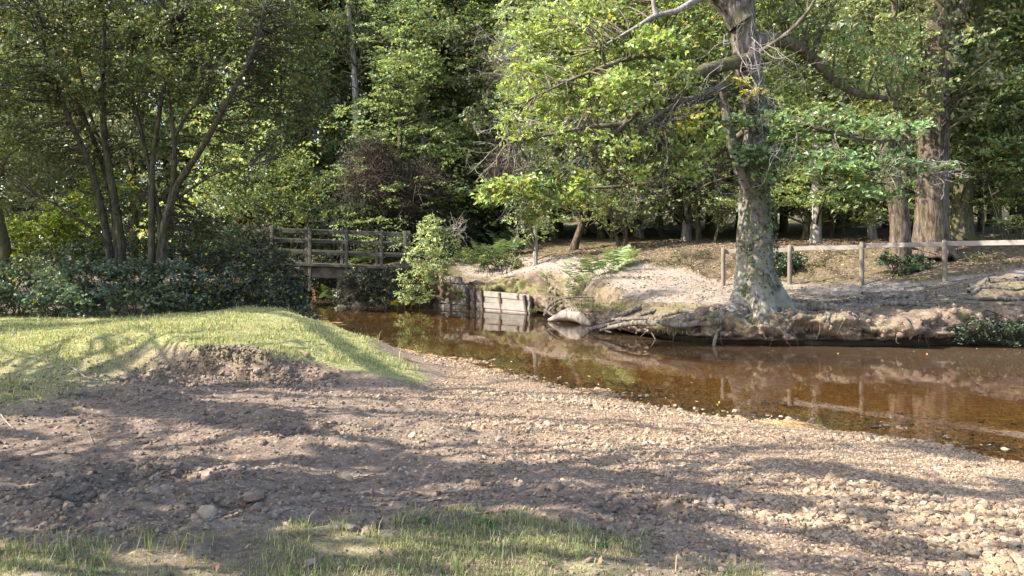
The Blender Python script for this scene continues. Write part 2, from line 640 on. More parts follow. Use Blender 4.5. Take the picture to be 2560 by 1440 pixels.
def stone_mat(name, stops, attr=True):
    m, t = newmat(name)
    b = NB(t)
    oi = b.n('ShaderNodeAttribute', attribute_name='shade', attribute_type='INSTANCER')
    tc = b.n('ShaderNodeTexCoord').outputs['Object']
    n = b.noise(tc, 2.2 if attr else 12, 4)
    c = b.ramp(oi.outputs['Fac'] if attr else n, stops)
    c = b.mix(b.ramp(n, [(0.35, 0.35), (0.6, 0.0)]), c, (0.10, 0.07, 0.05))
    b.out(b.bsdf(c, 0.8, 0.3, b.bump(n, 0.3, 0.05 if attr else 0.01)))
    return m


M['gravel'] = stone_mat('gravel', [(0.0, (0.12, 0.075, 0.046)), (0.25, (0.205, 0.138, 0.085)), (0.55, (0.285, 0.203, 0.128)), (0.88, (0.36, 0.278, 0.19)), (1.0, (0.48, 0.415, 0.33))])
M['clod'] = stone_mat('clod', [(0.0, (0.085, 0.058, 0.042)), (0.5, (0.18, 0.132, 0.098)), (0.9, (0.26, 0.20, 0.15)), (1.0, (0.37, 0.305, 0.24))])
M['stone'] = stone_mat('stone', [(0.3, (0.17, 0.125, 0.09)), (0.6, (0.29, 0.225, 0.17))], False)

# ------------------------------------------------------------------ terrain
NS = np.array([(40, -6), (20, 0.5), (14, 3.0), (9, 5.2), (6.5, 6.6), (4.95, 7.6), (4.6, 8.3), (4.05, 8.95), (3.3, 9.35), (2.15, 10.3), (1.26, 11.5),
               (0.13, 13.2), (-0.98, 15.2), (-2.4, 17.2), (-4.3, 21), (-6.2, 26), (-8.4, 31), (-9.6, 36), (-12, 46), (-18, 60), (-30, 80)], float)
FB = np.array([(60, 13), (30, 16.5), (16, 17.7), (11.4, 18.0), (8.06, 17.6), (5.6, 18.0), (3.9, 18.7), (2.87, 20.5), (2.3, 22.9), (1.5, 25.4),
               (0.75, 27.9), (-0.9, 29.7), (-2.5, 31.2), (-4.6, 31.7), (-6.7, 32.1), (-7.4, 34.5), (-8.2, 38), (-10, 47), (-15, 60), (-26, 80)], float)
NSf = catmull(NS, 240)
FBf = catmull(FB, 260)


def dist_poly(x, y, pl):
    a = pl[:-1]; bb = pl[1:]
    ab = bb - a
    l2 = (ab ** 2).sum(1)
    out = np.empty(x.size)
    xs, ys = x.ravel(), y.ravel()
    for i in range(0, xs.size, 20000):
        px = xs[i:i + 20000, None] - a[None, :, 0]
        py = ys[i:i + 20000, None] - a[None, :, 1]
        tt = np.clip((px * ab[:, 0] + py * ab[:, 1]) / l2, 0, 1)
        out[i:i + 20000] = np.sqrt(((px - tt * ab[:, 0]) ** 2 + (py - tt * ab[:, 1]) ** 2).min(1))
    return out.reshape(x.shape)


def inpoly(x, y, poly):
    p = np.asarray(poly, float)
    r = np.zeros(np.shape(x), bool)
    j = len(p) - 1
    for i in range(len(p)):
        xi, yi = p[i]; xj, yj = p[j]
        if yi != yj:
            c = ((yi > y) != (yj > y)) & (x < (xj - xi) * (y - yi) / (yj - yi) + xi)
            r ^= c
        j = i
    return r


WPOLY = np.vstack([NSf, FBf[::-1]])


def cp(px, py, D):
    p = P(px, py, D)
    return tuple(p)


CTRL = [cp(*a) for a in [(1700, 772, 19.8), (1560, 775, 21.8), (1450, 762, 24), (1370, 750, 27), (1300, 722, 29), (1250, 690, 31.5), (1180, 676, 33.5),
                         (1500, 700, 25.5), (1400, 690, 28), (1300, 665, 32), (1600, 692, 26), (1700, 702, 24.5), (1808, 714, 24), (1974, 710, 23.3),
                         (2154, 710, 22), (2362, 705, 20.6), (2540, 702, 19.6), (1900, 783, 18.7), (2100, 786, 18.4), (2300, 786, 18.3), (2540, 795, 18.5),
                         (2200, 748, 19.8), (2400, 742, 19.3), (1750, 735, 21.6), (1950, 738, 21.2), (1700, 640, 27.5), (1850, 645, 27), (2000, 640, 26.5), (2200, 640, 26),
                         (2400, 640, 24.8), (2540, 648, 23.6), (1600, 628, 30), (1500, 640, 30), (1430, 628, 33), (1340, 659, 30.5), (1250, 652, 33)]]
CTRL += [(15, 18.3, .6), (15, 20, 1.5), (25, 18, .7), (25, 22, 1.9), (15, 25, 2.2), (0, 37, 2.5), (8, 36, 2.75), (16, 35, 2.85), (-4, 38, 2.0), (-6, 34, 1.55), (-3.5, 33, 1.55),
         (0, 48, 3.3), (12, 46, 3.5), (25, 45, 3.6), (-6, 50, 2.7), (0, 65, 4.4), (20, 65, 4.7), (-8, 70, 3.8), (0, 100, 6.5), (35, 100, 7), (40, 50, 4), (40, 25, 2.5)]
CTRL = np.array(CTRL)


def tps_fit(c):
    d = np.linalg.norm(c[:, None, :2] - c[None, :, :2], axis=2)
    K = np.where(d > 0, d ** 2 * np.log(d + 1e-12), 0) + np.eye(len(c)) * .12
    Pm = np.hstack([np.ones((len(c), 1)), c[:, :2]])
    A = np.block([[K, Pm], [Pm.T, np.zeros((3, 3))]])
    return np.linalg.solve(A, np.concatenate([c[:, 2], np.zeros(3)]))


TW = tps_fit(CTRL)


def tps(x, y):
    xs = np.clip(x, -12, 45).ravel(); ys = np.clip(y, 12, 100).ravel()
    out = np.empty(xs.size)
    for i in range(0, xs.size, 20000):
        d2 = (xs[i:i + 20000, None] - CTRL[None, :, 0]) ** 2 + (ys[i:i + 20000, None] - CTRL[None, :, 1]) ** 2
        out[i:i + 20000] = (0.5 * d2 * np.log(d2 + 1e-12)) @ TW[:-3] + TW[-3] + TW[-2] * xs[i:i + 20000] + TW[-1] * ys[i:i + 20000]
    return out.reshape(x.shape)


PITS = []
for (px, py, r, dp) in [(770, 1062, .20, .10), (380, 1195, .24, .12), (230, 1240, .17, .09), (270, 985, .22, .09), (600, 1040, .18, .07), (1010, 1258, .12, .06),
                        (1600, 1240, .16, .07), (1690, 1255, .12, .05), (830, 905, .25, .09), (790, 900, .16, .06), (480, 945, .18, .06), (590, 1255, .12, .06), (950, 1300, .1, .05), (330, 900, .25, .07)]:
    D = 1.58 * F / (py - YH)
    PITS.append(((px - 1280) / F * D, D, r, dp))


def terrain(x, y, full=False):
    dn = dist_poly(x, y, NSf)
    df = dist_poly(x, y, FBf)
    ins = inpoly(x, y, WPOLY)
    near = (~ins) & (dn < df)
    far = (~ins) & ~near
    # ---- near bank
    base = 0.015 + 0.46 * (1 - np.exp(-dn / 4.2))
    wob = fbm(x * 0.9 + 3, y * 0.9, o=3, s=3) - 0.5
    yf = np.interp(x, [-20, -9, -6, -5.3, -4.2, -3.5, -2.6, -1.9, -1.2], [8.8, 9.3, 10.1, 10.75, 11.0, 10.85, 10.5, 10.35, 10.2]) + wob * np.interp(x, [-7, -5.4], [0.3, 0.5]) + (fbm(x * 3.0, y * 3.0, o=3, s=5) - .5) * .16
    wf = np.interp(x, [-20, -7, -5.8, -4.6, -4.2, -3.3, -2.8, -1.2], [3.6, 3.2, 2.2, 0.45, 0.14, 0.14, 0.5, 0.8])
    hm = np.interp(x, [-20, -9, -6.5, -5, -3.6, -2.4, -1.2, -0.6], [0.52, 0.57, 0.74, 0.80, 0.75, 0.53, 0.24, 0.05])
    f = sst(0, 1, (y - yf) / wf) * sst(0.25, 2.3, dn + wob * 0.5)
    z = base + np.maximum(hm - base, 0) * f
    f = f * sst(0.0, 0.10, (hm - base) * np.maximum(f, .3) * 2)
    back = sst(17, 30, y) * sst(0.5, 4, dn)
    z = z + 0.35 * back + 0.035 * np.maximum(y - 36, 0) * (y < 400)
    z = z + 0.75 * np.exp(-(((x + 12.6) / 3.6) ** 2 + ((y - 32) / 3.0) ** 2)) * sst(0.2, 2.5, dn)
    rough = 1 - f * 0.75
    z = z + (fbm(x * 1.7, y * 1.7, o=3, s=11) - 0.5) * 0.09 * sst(0.3, 2, dn)
    dirt = sst(1.6, 3.5, dn + wob) * (1 - f)
    z = z + (fbm(x * 7, y * 7, o=4, s=21) - 0.5) * (0.02 + 0.065 * dirt) * sst(0, 1.0, dn)
    for (hx, hy, r, dp) in PITS:
        d2 = np.sqrt(((x - hx) / 1.5) ** 2 + (y - hy) ** 2) / r
        d2 = d2 + (fbm(x * 5, y * 5, o=2, s=31) - .5) * .7
        z = z - 1.7 * dp * np.exp(-d2 ** 2 * 1.3) + dp * 0.55 * np.exp(-(d2 - 1.6) ** 2 * 2.5)
    # ---- water bed
    zb = -np.minimum(0.45, 0.05 * dn) + (fbm(x * 2, y * 2, o=3, s=41) - 0.5) * 0.03
    zb = np.where(dn < 1.2, zb + (fbm(x * 3.1, y * 3.1, o=3, s=43) - .5) * 0.09, zb)
    zb = np.minimum(zb, np.where(df < 1.0, -0.35, 9))
    # ---- far bank
    zt = tps(x, y)
    k = sst(0.12, np.interp(x, [0.2, 0.9, 3.0, 4.2], [0.55, 1.25, 1.25, 0.55]), df)
    zf = -0.35 + (np.maximum(zt, 0.3) + 0.35) * k
    lump = (fbm(x * 1.6, y * 1.6, o=4, s=51) - 0.5)
    pathm = path_mask(x, y)
    zf = zf + lump * np.where(y < 40, np.where((y > 23.5) & (y < 29) & (x > 3), 0.5, 0.22), 0.6) * (1 - 0.92 * pathm) * k * sst(18.5, 22, y + 2.2 * sst(8, 10, x) + 1.5)
    zf = zf + (fbm(x * 6, y * 6, o=3, s=53) - 0.5) * 0.06 * (1 - 0.5 * pathm) + (fbm(x * 2.2, y * 2.2, o=3, s=55) - 0.5) * 0.07 * pathm
    zf = zf + np.maximum(y - 88, 0) * 0.45
    z = np.where(ins, zb, np.where(near, z, zf))
    if not full:
        return z
    return z, dn, df, ins, near, far, f, dirt, wob, pathm


PATHP = [(P(a, b, D)[0], D) for a, b, D in [(1150, 672, 35.0), (1140, 690, 32.3), (1220, 712, 29.6), (1320, 735, 27.6), (1370, 745, 25.9), (1490, 752, 23.5), (1640, 764, 20.9), (1760, 770, 19.7), (1900, 760, 20),
                                           (2060, 752, 20.4), (2300, 742, 20.0), (2700, 740, 19.6), (2700, 715, 20.4), (2370, 705, 21.0), (2150, 708, 22.4), (1980, 708, 23.7), (1800, 705, 24.7), (1650, 690, 26.8), (1500, 676, 29.2), (1420, 668, 30.8), (1330, 660, 33.2), (1240, 664, 34.5)]]


def path_mask(x, y):
    ins = inpoly(x, y, PATHP)
    d = dist_poly(x, y, np.array(PATHP + PATHP[:1]))
    sd = np.where(ins, d, -d)
    lowbank = np.where(x < 4.5, sst(0.9, 1.4, dist_poly(x, y, FBf) + (fbm(x * 2, y * 2, o=3, s=63) - .5) * .6), 1)
    return sst(-0.35, 0.45, sd + (fbm(x * 1.3, y * 1.3, o=3, s=61) - .5) * 1.2) * lowbank


def axis(segs):
    o = []
    for a, b, st in segs:
        o.append(np.arange(a, b - 1e-6, st))
    o.append([segs[-1][1]])
    return np.concatenate(o)


ax = axis([(-140, -40, 10), (-40, -16, 1.2), (-16, -8, 0.22), (-8, 6, 0.065), (6, 14, 0.14), (14, 40, 1.0), (40, 140, 10)])
ay = axis([(-60, -8, 6), (-8, 2, 0.8), (2, 3.4, 0.2), (3.4, 12.5, 0.05), (12.5, 18, 0.1), (18, 28, 0.13), (28, 36, 0.3), (36, 60, 0.8), (60, 180, 6)])
GX, GY = np.meshgrid(ax, ay)
GZ, dn, df, ins, near, far, fm, dirt, wob, pm = terrain(GX, GY, True)


def near_gravel(x, y, dn_, wob_, f_):
    """1 on the gravel beach, 0 on bare earth"""
    lim = np.interp(y, [3, 5, 7, 9, 11], [4.6, 4.3, 3.9, 3.2, 2.4]) + wob_ * 1.6
    return (1 - sst(lim - 0.9, lim + 0.9, dn_)) * (1 - f_)


def fore_turf(x, y):
    """the grass at the photographer's feet"""
    px = 1280 + F * x / np.maximum(y, .5)
    edge = np.interp(x, [-6, -2.9, -1.9, -1.2, -0.6, 0.2, 0.8, 1.15, 1.5, 2.2], [4.55, 4.5, 4.45, 4.95, 5.1, 5.0, 4.75, 4.35, 3.9, 3.0])
    return 1 - sst(-0.16, 0.16, y - edge + (fbm(x * 2.3, y * 2.3, o=3, s=71) - .5) * 0.5)


gr = near_gravel(GX, GY, dn, wob, fm) * near
ft = fore_turf(GX, GY) * near
turf = np.where(near, sst(*[np.interp(GX, [-6, -4.6], v_) for v_ in ((0.3, 0.8), (0.75, 1.0))], fm + wob * 0.1), 0)
turf = turf * np.where(near, 1 - sst(19.0, 21.0, GY - GX * 0.02 + wob), 0)
leftg = near * sst(-4.6, -6.6, GX - (GY - 8) * .1) * sst(7.2, 9.4, GY + wob * 2) * 0.8
turf = np.maximum(turf, leftg * (GY < 19.5))
turf = np.maximum(turf, ft * (0.06 + 0.36 * sst(0.45, 0.6, fbm(GX * 3, GY * 3, o=3, s=77))))
litter = np.where(far, 1 - pm, np.where(near, sst(18.5, 20.5, GY), 0)) * 1.0
litter = np.where(far & (df < 2.6) & (GX > 1.8), litter * 0.35, litter)
moss = np.where(far, np.where((df < 1.8) & (GX < 4.5), 0.8, 0.5) * (1 - pm), 0)
moss = np.where(far & (GY > 23.5) & (GY < 30), 0.4 * (1 - pm), moss)
bed = np.where(ins, 1.0, np.where(near, 0.3 * (1 - sst(0.0, 0.4, dn)), 0))
grr = np.where(ins, 0, gr)

# region of each face -> separate objects of the setting
reg = np.full(GX.shape, 0)
reg[near] = 1
reg[near & (gr > 0.5)] = 2
reg[near & (turf > 0.4)] = 3
reg[far] = 4
reg[far & (pm > 0.5)] = 5
reg[ins] = 0
NMS = {0: 'river_bed', 1: 'bare_ground', 2: 'gravel_beach', 3: 'grass_bank', 4: 'forest_floor', 5: 'footpath'}
ny, nx = GX.shape
VX = np.stack([GX, GY, GZ], -1).reshape(-1, 3)
gzx = np.gradient(GZ, ax, axis=1); gzy = np.gradient(GZ, ay, axis=0)
NRM = np.stack([-gzx, -gzy, np.ones_like(GZ)], -1).reshape(-1, 3)
NRM /= np.linalg.norm(NRM, axis=1)[:, None]
ii, jj = np.meshgrid(np.arange(ny - 1), np.arange(nx - 1), indexing='ij')
Q = np.stack([ii * nx + jj, ii * nx + jj + 1, (ii + 1) * nx + jj + 1, (ii + 1) * nx + jj], -1).reshape(-1, 4)
fr_ = reg[:-1, :-1].ravel()
MA = np.stack([turf, grr, pm * far], -1).reshape(-1, 3)
MBk = np.stack([litter, bed, moss], -1).reshape(-1, 3)
for k, nm in NMS.items():
    q = Q[fr_ == k]
    used, inv = np.unique(q.ravel(), return_inverse=True)
    mb = MB()
    mb.add(VX[used], None, inv.reshape(-1, 4))
    me = mb.mesh(nm, M['ground'])
    for an, arr in (('mask_a', MA), ('mask_b', MBk)):
        a = me.attributes.new(an, 'FLOAT_COLOR', 'POINT')
        c = np.ones((len(used), 4), np.float32); c[:, :3] = arr[used]
        a.data.foreach_set('color', c.ravel())
    wa = me.attributes.new('near_water', 'FLOAT', 'POINT')
    wa.data.foreach_set('value', (((df < .9) & far).ravel()[used] * (1 - sst(.2, .5, VX[used][:, 2])) + 0.5 * (near * (1 - sst(.05, .45, dn + wob * .3))).ravel()[used]).astype(np.float32))  # far side: undercut shade painted in with the mud; near side: soaked shore margin
    me.normals_split_custom_set_from_vertices(NRM[used].astype(np.float32))
    setting(nm, me)


def gz(x, y):
    return float(terrain(np.array([x], float), np.array([y], float))[0])


def gzs(x, y):
    return terrain(np.asarray(x, float), np.asarray(y, float))


# ------------------------------------------------------------------ water
near_water = (GZ < 0.03) & (GY < 75)
fw = (near_water[:-1, :-1] | near_water[1:, :-1] | near_water[:-1, 1:] | near_water[1:, 1:]).ravel()
q = Q[fw]
used, inv = np.unique(q.ravel(), return_inverse=True)
mb = MB()
wv = VX[used].copy(); wdep = -wv[:, 2].copy(); wv[:, 2] = 0.0
mb.add(wv, None, inv.reshape(-1, 4))
me = mb.mesh('water', M['water'])
a = me.attributes.new('depth', 'FLOAT', 'POINT')
a.data.foreach_set('value', np.clip(wdep, 0, 2).astype(np.float32))
setting('water', me)

# ------------------------------------------------------------------ far bank face (undercut, lumpy)
bl = FBf[(FBf[:, 0] < 26) & (FBf[:, 1] < 31.5)]
seg = np.concatenate([[0], np.cumsum(np.linalg.norm(np.diff(bl, axis=0), axis=1))])
ns_ = int(seg[-1] / 0.055)
sv = np.linspace(0, seg[-1], ns_)
bx = np.interp(sv, seg, bl[:, 0]); by = np.interp(sv, seg, bl[:, 1])
tx = np.gradient(bx); ty = np.gradient(by)
ln = np.hypot(tx, ty); tx /= ln; ty /= ln
nxr, nyr = ty, -tx          # candidates for the landward side
flip = np.sign(nxr * (5 - bx) + nyr * (26 - by)); flip[flip == 0] = 1
nxr *= np.where(inpoly(bx + nxr * 0.3, by + nyr * 0.3, WPOLY), -1, 1); nyr = np.where(nxr == ty, -tx, tx)
prof_d = np.array([0.62, 0.50, 0.38, 0.22, 0.02, -0.12, -0.20, -0.14, 0.04, 0.28, 0.55, 0.85, 1.15])
prof_h = np.array([-0.45, -0.05, 0.07, 0.15, 0.23, 0.36, 0.58, 0.80, 0.93, 0.98, 1.0, 1.01, 0.93])
nt_ = 44
u0 = np.linspace(0, 12, nt_)
pd = np.interp(u0, np.arange(13), prof_d); ph = np.interp(u0, np.arange(13), prof_h)
SV, UU = np.meshgrid(sv, u0, indexing='ij')
top = np.maximum(tps(bx + nxr * 0.9, by + nyr * 0.9), 0.32)
cut = 0.55 + 0.9 * sst(0.35, 0.65, fbm(sv * 0.55, sv * 0 + 1, o=3, s=81))       # how deep it is undercut
cut = cut * np.interp(bx, [0.8, 2.5, 3.5, 30], [0.2, 0.3, 1.0, 1.0])
top = top * np.interp(bx, [0.3, 0.9, 3.0, 4.3], [1.0, 0.58, 0.58, 1.0])
lowb = np.interp(bx, [0.3, 0.9, 3.0, 4.3], [1.0, 0.5, 0.5, 1.0])[:, None]
n1 = (fbm(SV * 1.5, UU * 0.35, o=4, s=83) - 0.5) * lowb
n2 = fbm(SV * 4.5, UU * 0.9, o=4, s=85) - 0.5
nose = np.exp(-((UU - 6) / 3.2) ** 2)
dd = np.where(pd[None, :] > 0.3, pd[None, :], pd[None, :] * cut[:, None]) - n1 * 1.0 * nose - n2 * 0.42 * nose - (fbm(SV * 11, UU * 2.2, o=3, s=89) - .5) * .26 * nose * lowb
hh = ph[None, :] * top[:, None] + 0.02 + n2 * 0.20 * sst(3, 6, UU) + n1 * 0.22 * sst(4, 7, UU)
endf = np.exp(-((UU - 12) / 0.7) ** 2)
hh = hh - endf * 0.12
BX = bx[:, None] + nxr[:, None] * dd; BY = by[:, None] + nyr[:, None] * dd
a_, b_ = np.meshgrid(np.arange(ns_ - 1), np.arange(nt_ - 1), indexing='ij')
bq = np.stack([a_ * nt_ + b_, (a_ + 1) * nt_ + b_, (a_ + 1) * nt_ + b_ + 1, a_ * nt_ + b_ + 1], -1).reshape(-1, 4)
mb = MB(); mb.add(np.stack([BX, BY, hh], -1), None, bq)
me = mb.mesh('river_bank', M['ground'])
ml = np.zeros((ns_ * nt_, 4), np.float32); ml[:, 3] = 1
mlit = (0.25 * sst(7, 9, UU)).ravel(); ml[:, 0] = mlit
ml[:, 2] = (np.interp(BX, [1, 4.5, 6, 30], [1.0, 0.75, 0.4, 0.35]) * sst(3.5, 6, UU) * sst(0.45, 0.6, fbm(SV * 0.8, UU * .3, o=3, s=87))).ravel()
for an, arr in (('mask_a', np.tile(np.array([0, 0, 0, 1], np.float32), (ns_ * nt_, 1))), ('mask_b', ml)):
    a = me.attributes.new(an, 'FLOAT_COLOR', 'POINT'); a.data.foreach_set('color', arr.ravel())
wa = me.attributes.new('near_water', 'FLOAT', 'POINT')
wa.data.foreach_set('value', (1 - sst(.12, .50, hh / np.maximum(top[:, None], .5) + n2 * 1.1 + n1 * .7)).ravel().astype(np.float32))  # low and recessed parts darkened: undercut shade painted over waterline mud
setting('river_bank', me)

# ------------------------------------------------------------------ which leaves would shade what the sun reaches
LIT_BALLS = []       # (centre, radius): places that stand in the sun


def lit_ball(p, r):
    LIT_BALLS.append((np.asarray(p, float), r))


for py in range(120, 780, 40):
    lit_ball(P(1868, py, 18.7), 0.72)
for a in [(1300, 330, 19), (1400, 250, 19), (1500, 180, 19.5), (1500, 350, 18.5), (1620, 250, 19), (1700, 300, 18), (1400, 480, 19), (1280, 480, 19), (1560, 60, 20), (1680, 60, 20), (1650, 420, 19),
          (2050, 320, 18), (2200, 360, 18), (2100, 450, 18)]:
    lit_ball(P(*a), 1.25)
for a in [(1080, 580, 30), (1075, 660, 30), (1060, 720, 30), (1250, 745, 29), (1180, 735, 30.5)]:
    lit_ball(P(*a), 1.0)
for a in [(1900, 622, 23.6), (2060, 615, 22.6), (2260, 610, 21.4), (2460, 606, 20.2)]:
    lit_ball(P(*a), 0.5)
for a in [(1500, 655, 26.5), (1560, 640, 27), (2330, 560, 25)]:
    lit_ball(P(*a), 0.8)


def shoot(p, z):
    k = (p[:, 2] - z) / S[2]
    return p[:, 0] - S[0] * k, p[:, 1] - S[1] * k


def img_poly(pts, z):
    o = []
    for px, py in pts:
        D = (CZ - z) * F / (py - YH)
        o.append(((px - 1280) / F * D, D))
    return o


MOUND = img_poly([(-60, 822), (150, 800), (600, 785), (730, 800), (820, 850), (1060, 1000), (900, 950), (720, 935), (560, 925), (400, 905), (-60, 900)], 0.72)
SHORE = img_poly([(860, 890), (1150, 910), (1500, 1000), (1900, 1075), (2350, 1150), (2600, 1185), (2600, 1225), (2200, 1185), (1800, 1125), (1500, 1095), (1300, 1045), (1060, 1010), (920, 940)], 0.1)
SCOOP = img_poly([(330, 930), (900, 930), (1080, 1000), (1000, 1025), (700, 985), (450, 960)], 0.45)
BIGW = img_poly([(1000, 905), (1200, 870), (1500, 860), (2250, 872), (2500, 1000), (2400, 1040), (1900, 1010), (1500, 975), (1200, 930)], 0.0)
TURFL = img_poly([(-50, 1385), (200, 1380), (450, 1360), (560, 1385), (620, 1440), (600, 1500), (-50, 1500)], 0.42)
TURFR = img_poly([(760, 1440), (820, 1405), (1000, 1400), (1150, 1425), (1250, 1500), (740, 1500)], 0.42)


def front_lit(x, y):
    """chosen sun pattern for the near bank; crown leaves that would shade it are removed"""
    px = 1280 + F * x / np.maximum(y, 0.5)
    py = YH + F * 1.62 / np.maximum(y, 0.5)
    v = py - 0.13 * px
    n = fbm(px / 560 + 0.3 * fbm(px / 300, py / 90, o=2, s=91), v / 36.0, o=2, s=93)
    n = n + 0.3 * (fbm(px / 90, v / 26, o=2, s=95) - 0.5)
    bias = 0.0 * px
    bias += 0.05 * sst(900, 2000, px) + 0.03 * sst(1250, 1420, py) * sst(1500, 2000, px)
    bias -= 0.06 * sst(1250, 1300, py) * sst(1400, 900, px)
    bias -= 0.10 * sst(1285, 1305, py) * sst(1360, 1345, py) * sst(700, 800, px) * sst(1650, 1500, px)
    bias += 0.05 * sst(950, 1000, py) * sst(1120, 1060, py)
    bias -= 0.012 * sst(1120, 1200, py) * sst(1000, 700, px)
    bias += .03 * sst(900, 1300, px)
    r = n + bias > 0.475
    for pl in (MOUND, SHORE, SCOOP, BIGW, TURFL, TURFR):
        r |= inpoly(x, y, pl)
    # two soft bars of shade cross the mound
    bar = inpoly(x, y, img_poly([(-60, 835), (250, 822), (500, 806), (620, 806), (640, 818), (400, 830), (150, 845), (-60, 860)], 0.72))
    return r & ~bar


PATHL = [(a, b) for a, b in PATHP]


def sun_ok(p, keep=0.08, ground=True):
    """mask of leaves to keep: thins those that stand between the sun and a sunlit spot"""
    k = np.ones(len(p), bool)
    for c, r in LIT_BALLS:
        d = p - c
        t_ = d @ S
        dist = np.linalg.norm(d - t_[:, None] * S, axis=1)
        k &= ~((t_ > r * 1.6) & (dist < r))
    if ground:
        gx, gy = shoot(p, 1.15)
        k &= ~(inpoly(gx, gy, PATHL) & (fbm(gx * .55, gy * 1.6, o=3, s=97) > 0.40))
        gx, gy = shoot(p, 0.72)
        k &= ~inpoly(gx, gy, MOUND)
        gx, gy = shoot(p, 0.0)
        k &= ~inpoly(gx, gy, BIGW)
    return k | (rng.random(len(p)) < keep)


# ------------------------------------------------------------------ trees
def branch_to(mb, a, b, r0, r1, sag=0.1, ns=5, seed=0, rings=7):
    a = np.asarray(a, float); b = np.asarray(b, float)
    L = np.linalg.norm(b - a)
    m1 = a + (b - a) * 0.35 + rng.normal(size=3) * L * 0.06 + np.array([0, 0, L * sag])
    m2 = a + (b - a) * 0.7 + rng.normal(size=3) * L * 0.06 + np.array([0, 0, L * sag * 0.8])
    tube(mb, [a, m1, m2, b], [r0, r0 * .7 + r1 * .3, r0 * .35 + r1 * .65, r1], ns, rings, seed=seed)


def foliage(blobs, leaf, per, srad, base, var=0.22, yellow=0.02, flat=0.3, clump=0.0, cull=None, aspect=0.6, mb=None, seed=0):
    mb = mb or MB()
    cs = []
    for (c, r, n) in blobs:
        p = ellips(n, c, r)
        if clump:
            p = p[fbm(p[:, 0] * .9 + seed, p[:, 1] * .9, p[:, 2] * 1.3, 3, seed) > clump]
        cs.append(p)
    cs = np.vstack(cs)
    pos, nr = sprays(cs, per, srad, flat)
    if cull is not None:
        k = cull(pos)
        pos, nr = pos[k], nr[k]
    shade = np.repeat(rng.normal(size=(len(cs), 1)), per, 0)
    if cull is not None:
        shade = shade[k]
    tn = tints(len(pos), base, var * .7, yellow) * np.clip(1 + var * shade, .4, 1.9)
    leaves(mb, pos, nr, leaf * rng.uniform(.7, 1.25, len(pos)), tn, aspect)
    return mb, cs


# --- four kinds of crown shared by the wood behind
def proto_crown(kind, seed):
    global rng
    rng = np.random.default_rng(seed)
    blobs = []
    if kind == 'beech':
        for i in range(26):
            z = 1.6 + 12.5 * (i / 25) ** 1.1
            a = rng.uniform(0, 6.28); rr = rng.uniform(0.6, 3.2) * (1 - 0.35 * abs(z - 6) / 9)
            blobs.append(((math.cos(a) * rr, math.sin(a) * rr, z), (1.9, 1.9, 0.75), 36))
        return foliage(blobs, 0.17, 20, 0.5, (0.215, 0.27, 0.115), .3, .03, .22, 0, seed=seed)
    if kind == 'oak':
        for i in range(24):
            z = 2.6 + 12.5 * (i / 23)
            a = rng.uniform(0, 6.28); rr = rng.uniform(0.5, 3.4) * (1 - 0.3 * abs(z - 8) / 8)
            blobs.append(((math.cos(a) * rr, math.sin(a) * rr, z), (1.5, 1.5, 1.1), 38))
        return foliage(blobs, 0.18, 20, 0.45, (0.195, 0.24, 0.11), .32, .03, .45, 0.40, seed=seed)
    if kind == 'slender':
        for i in range(22):
            z = 2.0 + 14 * (i / 21)
            a = rng.uniform(0, 6.28); rr = rng.uniform(0.2, 1.5)
            blobs.append(((math.cos(a) * rr, math.sin(a) * rr, z), (1.1, 1.1, 1.0), 28))
        return foliage(blobs, 0.14, 22, 0.4, (0.22, 0.26, 0.115), .3, .05, .45, 0.40, seed=seed)
    for i in range(22):
        z = 0.4 + 5.2 * (i / 21)
        a = rng.uniform(0, 6.28); rr = rng.uniform(0.2, 1.7) * (1 - .5 * z / 6)
        blobs.append(((math.cos(a) * rr, math.sin(a) * rr, z), (1.0, 1.0, .8), 44))
    return foliage(blobs, 0.11, 20, 0.35, (0.07, 0.092, 0.055), .35, .0, .6, 0.36, seed=seed)


PROTO = {}
for kd, sd in (('beech', 1), ('oak', 2), ('slender', 3), ('holly', 4)):
    mbp, cs = proto_crown(kd, sd)
    lm = M['leaf_dark'] if kd == 'holly' else M['leaf_wood']
    br = MB()
    for c in cs[rng.choice(len(cs), 46, replace=False)]:
        hz = max(0.8, c[2] - rng.uniform(0.3, 2.0))
        branch_to(br, (0, 0, hz), c, 0.05, 0.012, 0.03, 4, rings=5)
    PROTO[kd] = (mbp.mesh('crown', lm, False), br.mesh('branches', M['bark_stem'] if kd != 'slender' else M['bark_limb'], True))
rng = np.random.default_rng(99)


def wood_tree(name, label, cat, pts, rad, bark, kind, group=None, scale=1.0, ns=14, zs=1.0, flare=(0.25, .5, 5), seed=0, zoff=0.0):
    """a tree with its own trunk line (world points) and one of the shared crowns"""
    pts = [np.asarray(p, float) for p in pts]
    b = pts[0]
    root = thing(name, label, cat, b, group)
    mb = MB()
    tube(mb, pts, rad, ns, max(10, len(pts) * 6), ridge=0.03 * min(1, max(rad) / .3), lump=.08, flare=flare, seed=seed)
    part('trunk', mb, bark, root)
    cr, br = PROTO[kind]
    topx = pts[min(len(pts) - 1, 2)] - b
    for nm, me in (('crown', cr), ('branches', br)):
        o = link(nm, me, root)
        if nm == 'branches':
            o['kind'] = 'stuff'
        o.rotation_euler = (0, 0, rng.uniform(0, 6.28))
        o.scale = (scale, scale, scale * zs)
        o.location = (topx[0], topx[1], zoff)
    return root


def up(px, D, pylist, bias=0):
    """trunk line from (px, py) pairs at one distance; starts under the ground"""
    o = []
    for (x, y) in pylist:
        o.append(P(x, y, D))
    g = gz(o[0][0], o[0][1])
    o[0][2] = g - 0.15
    return o

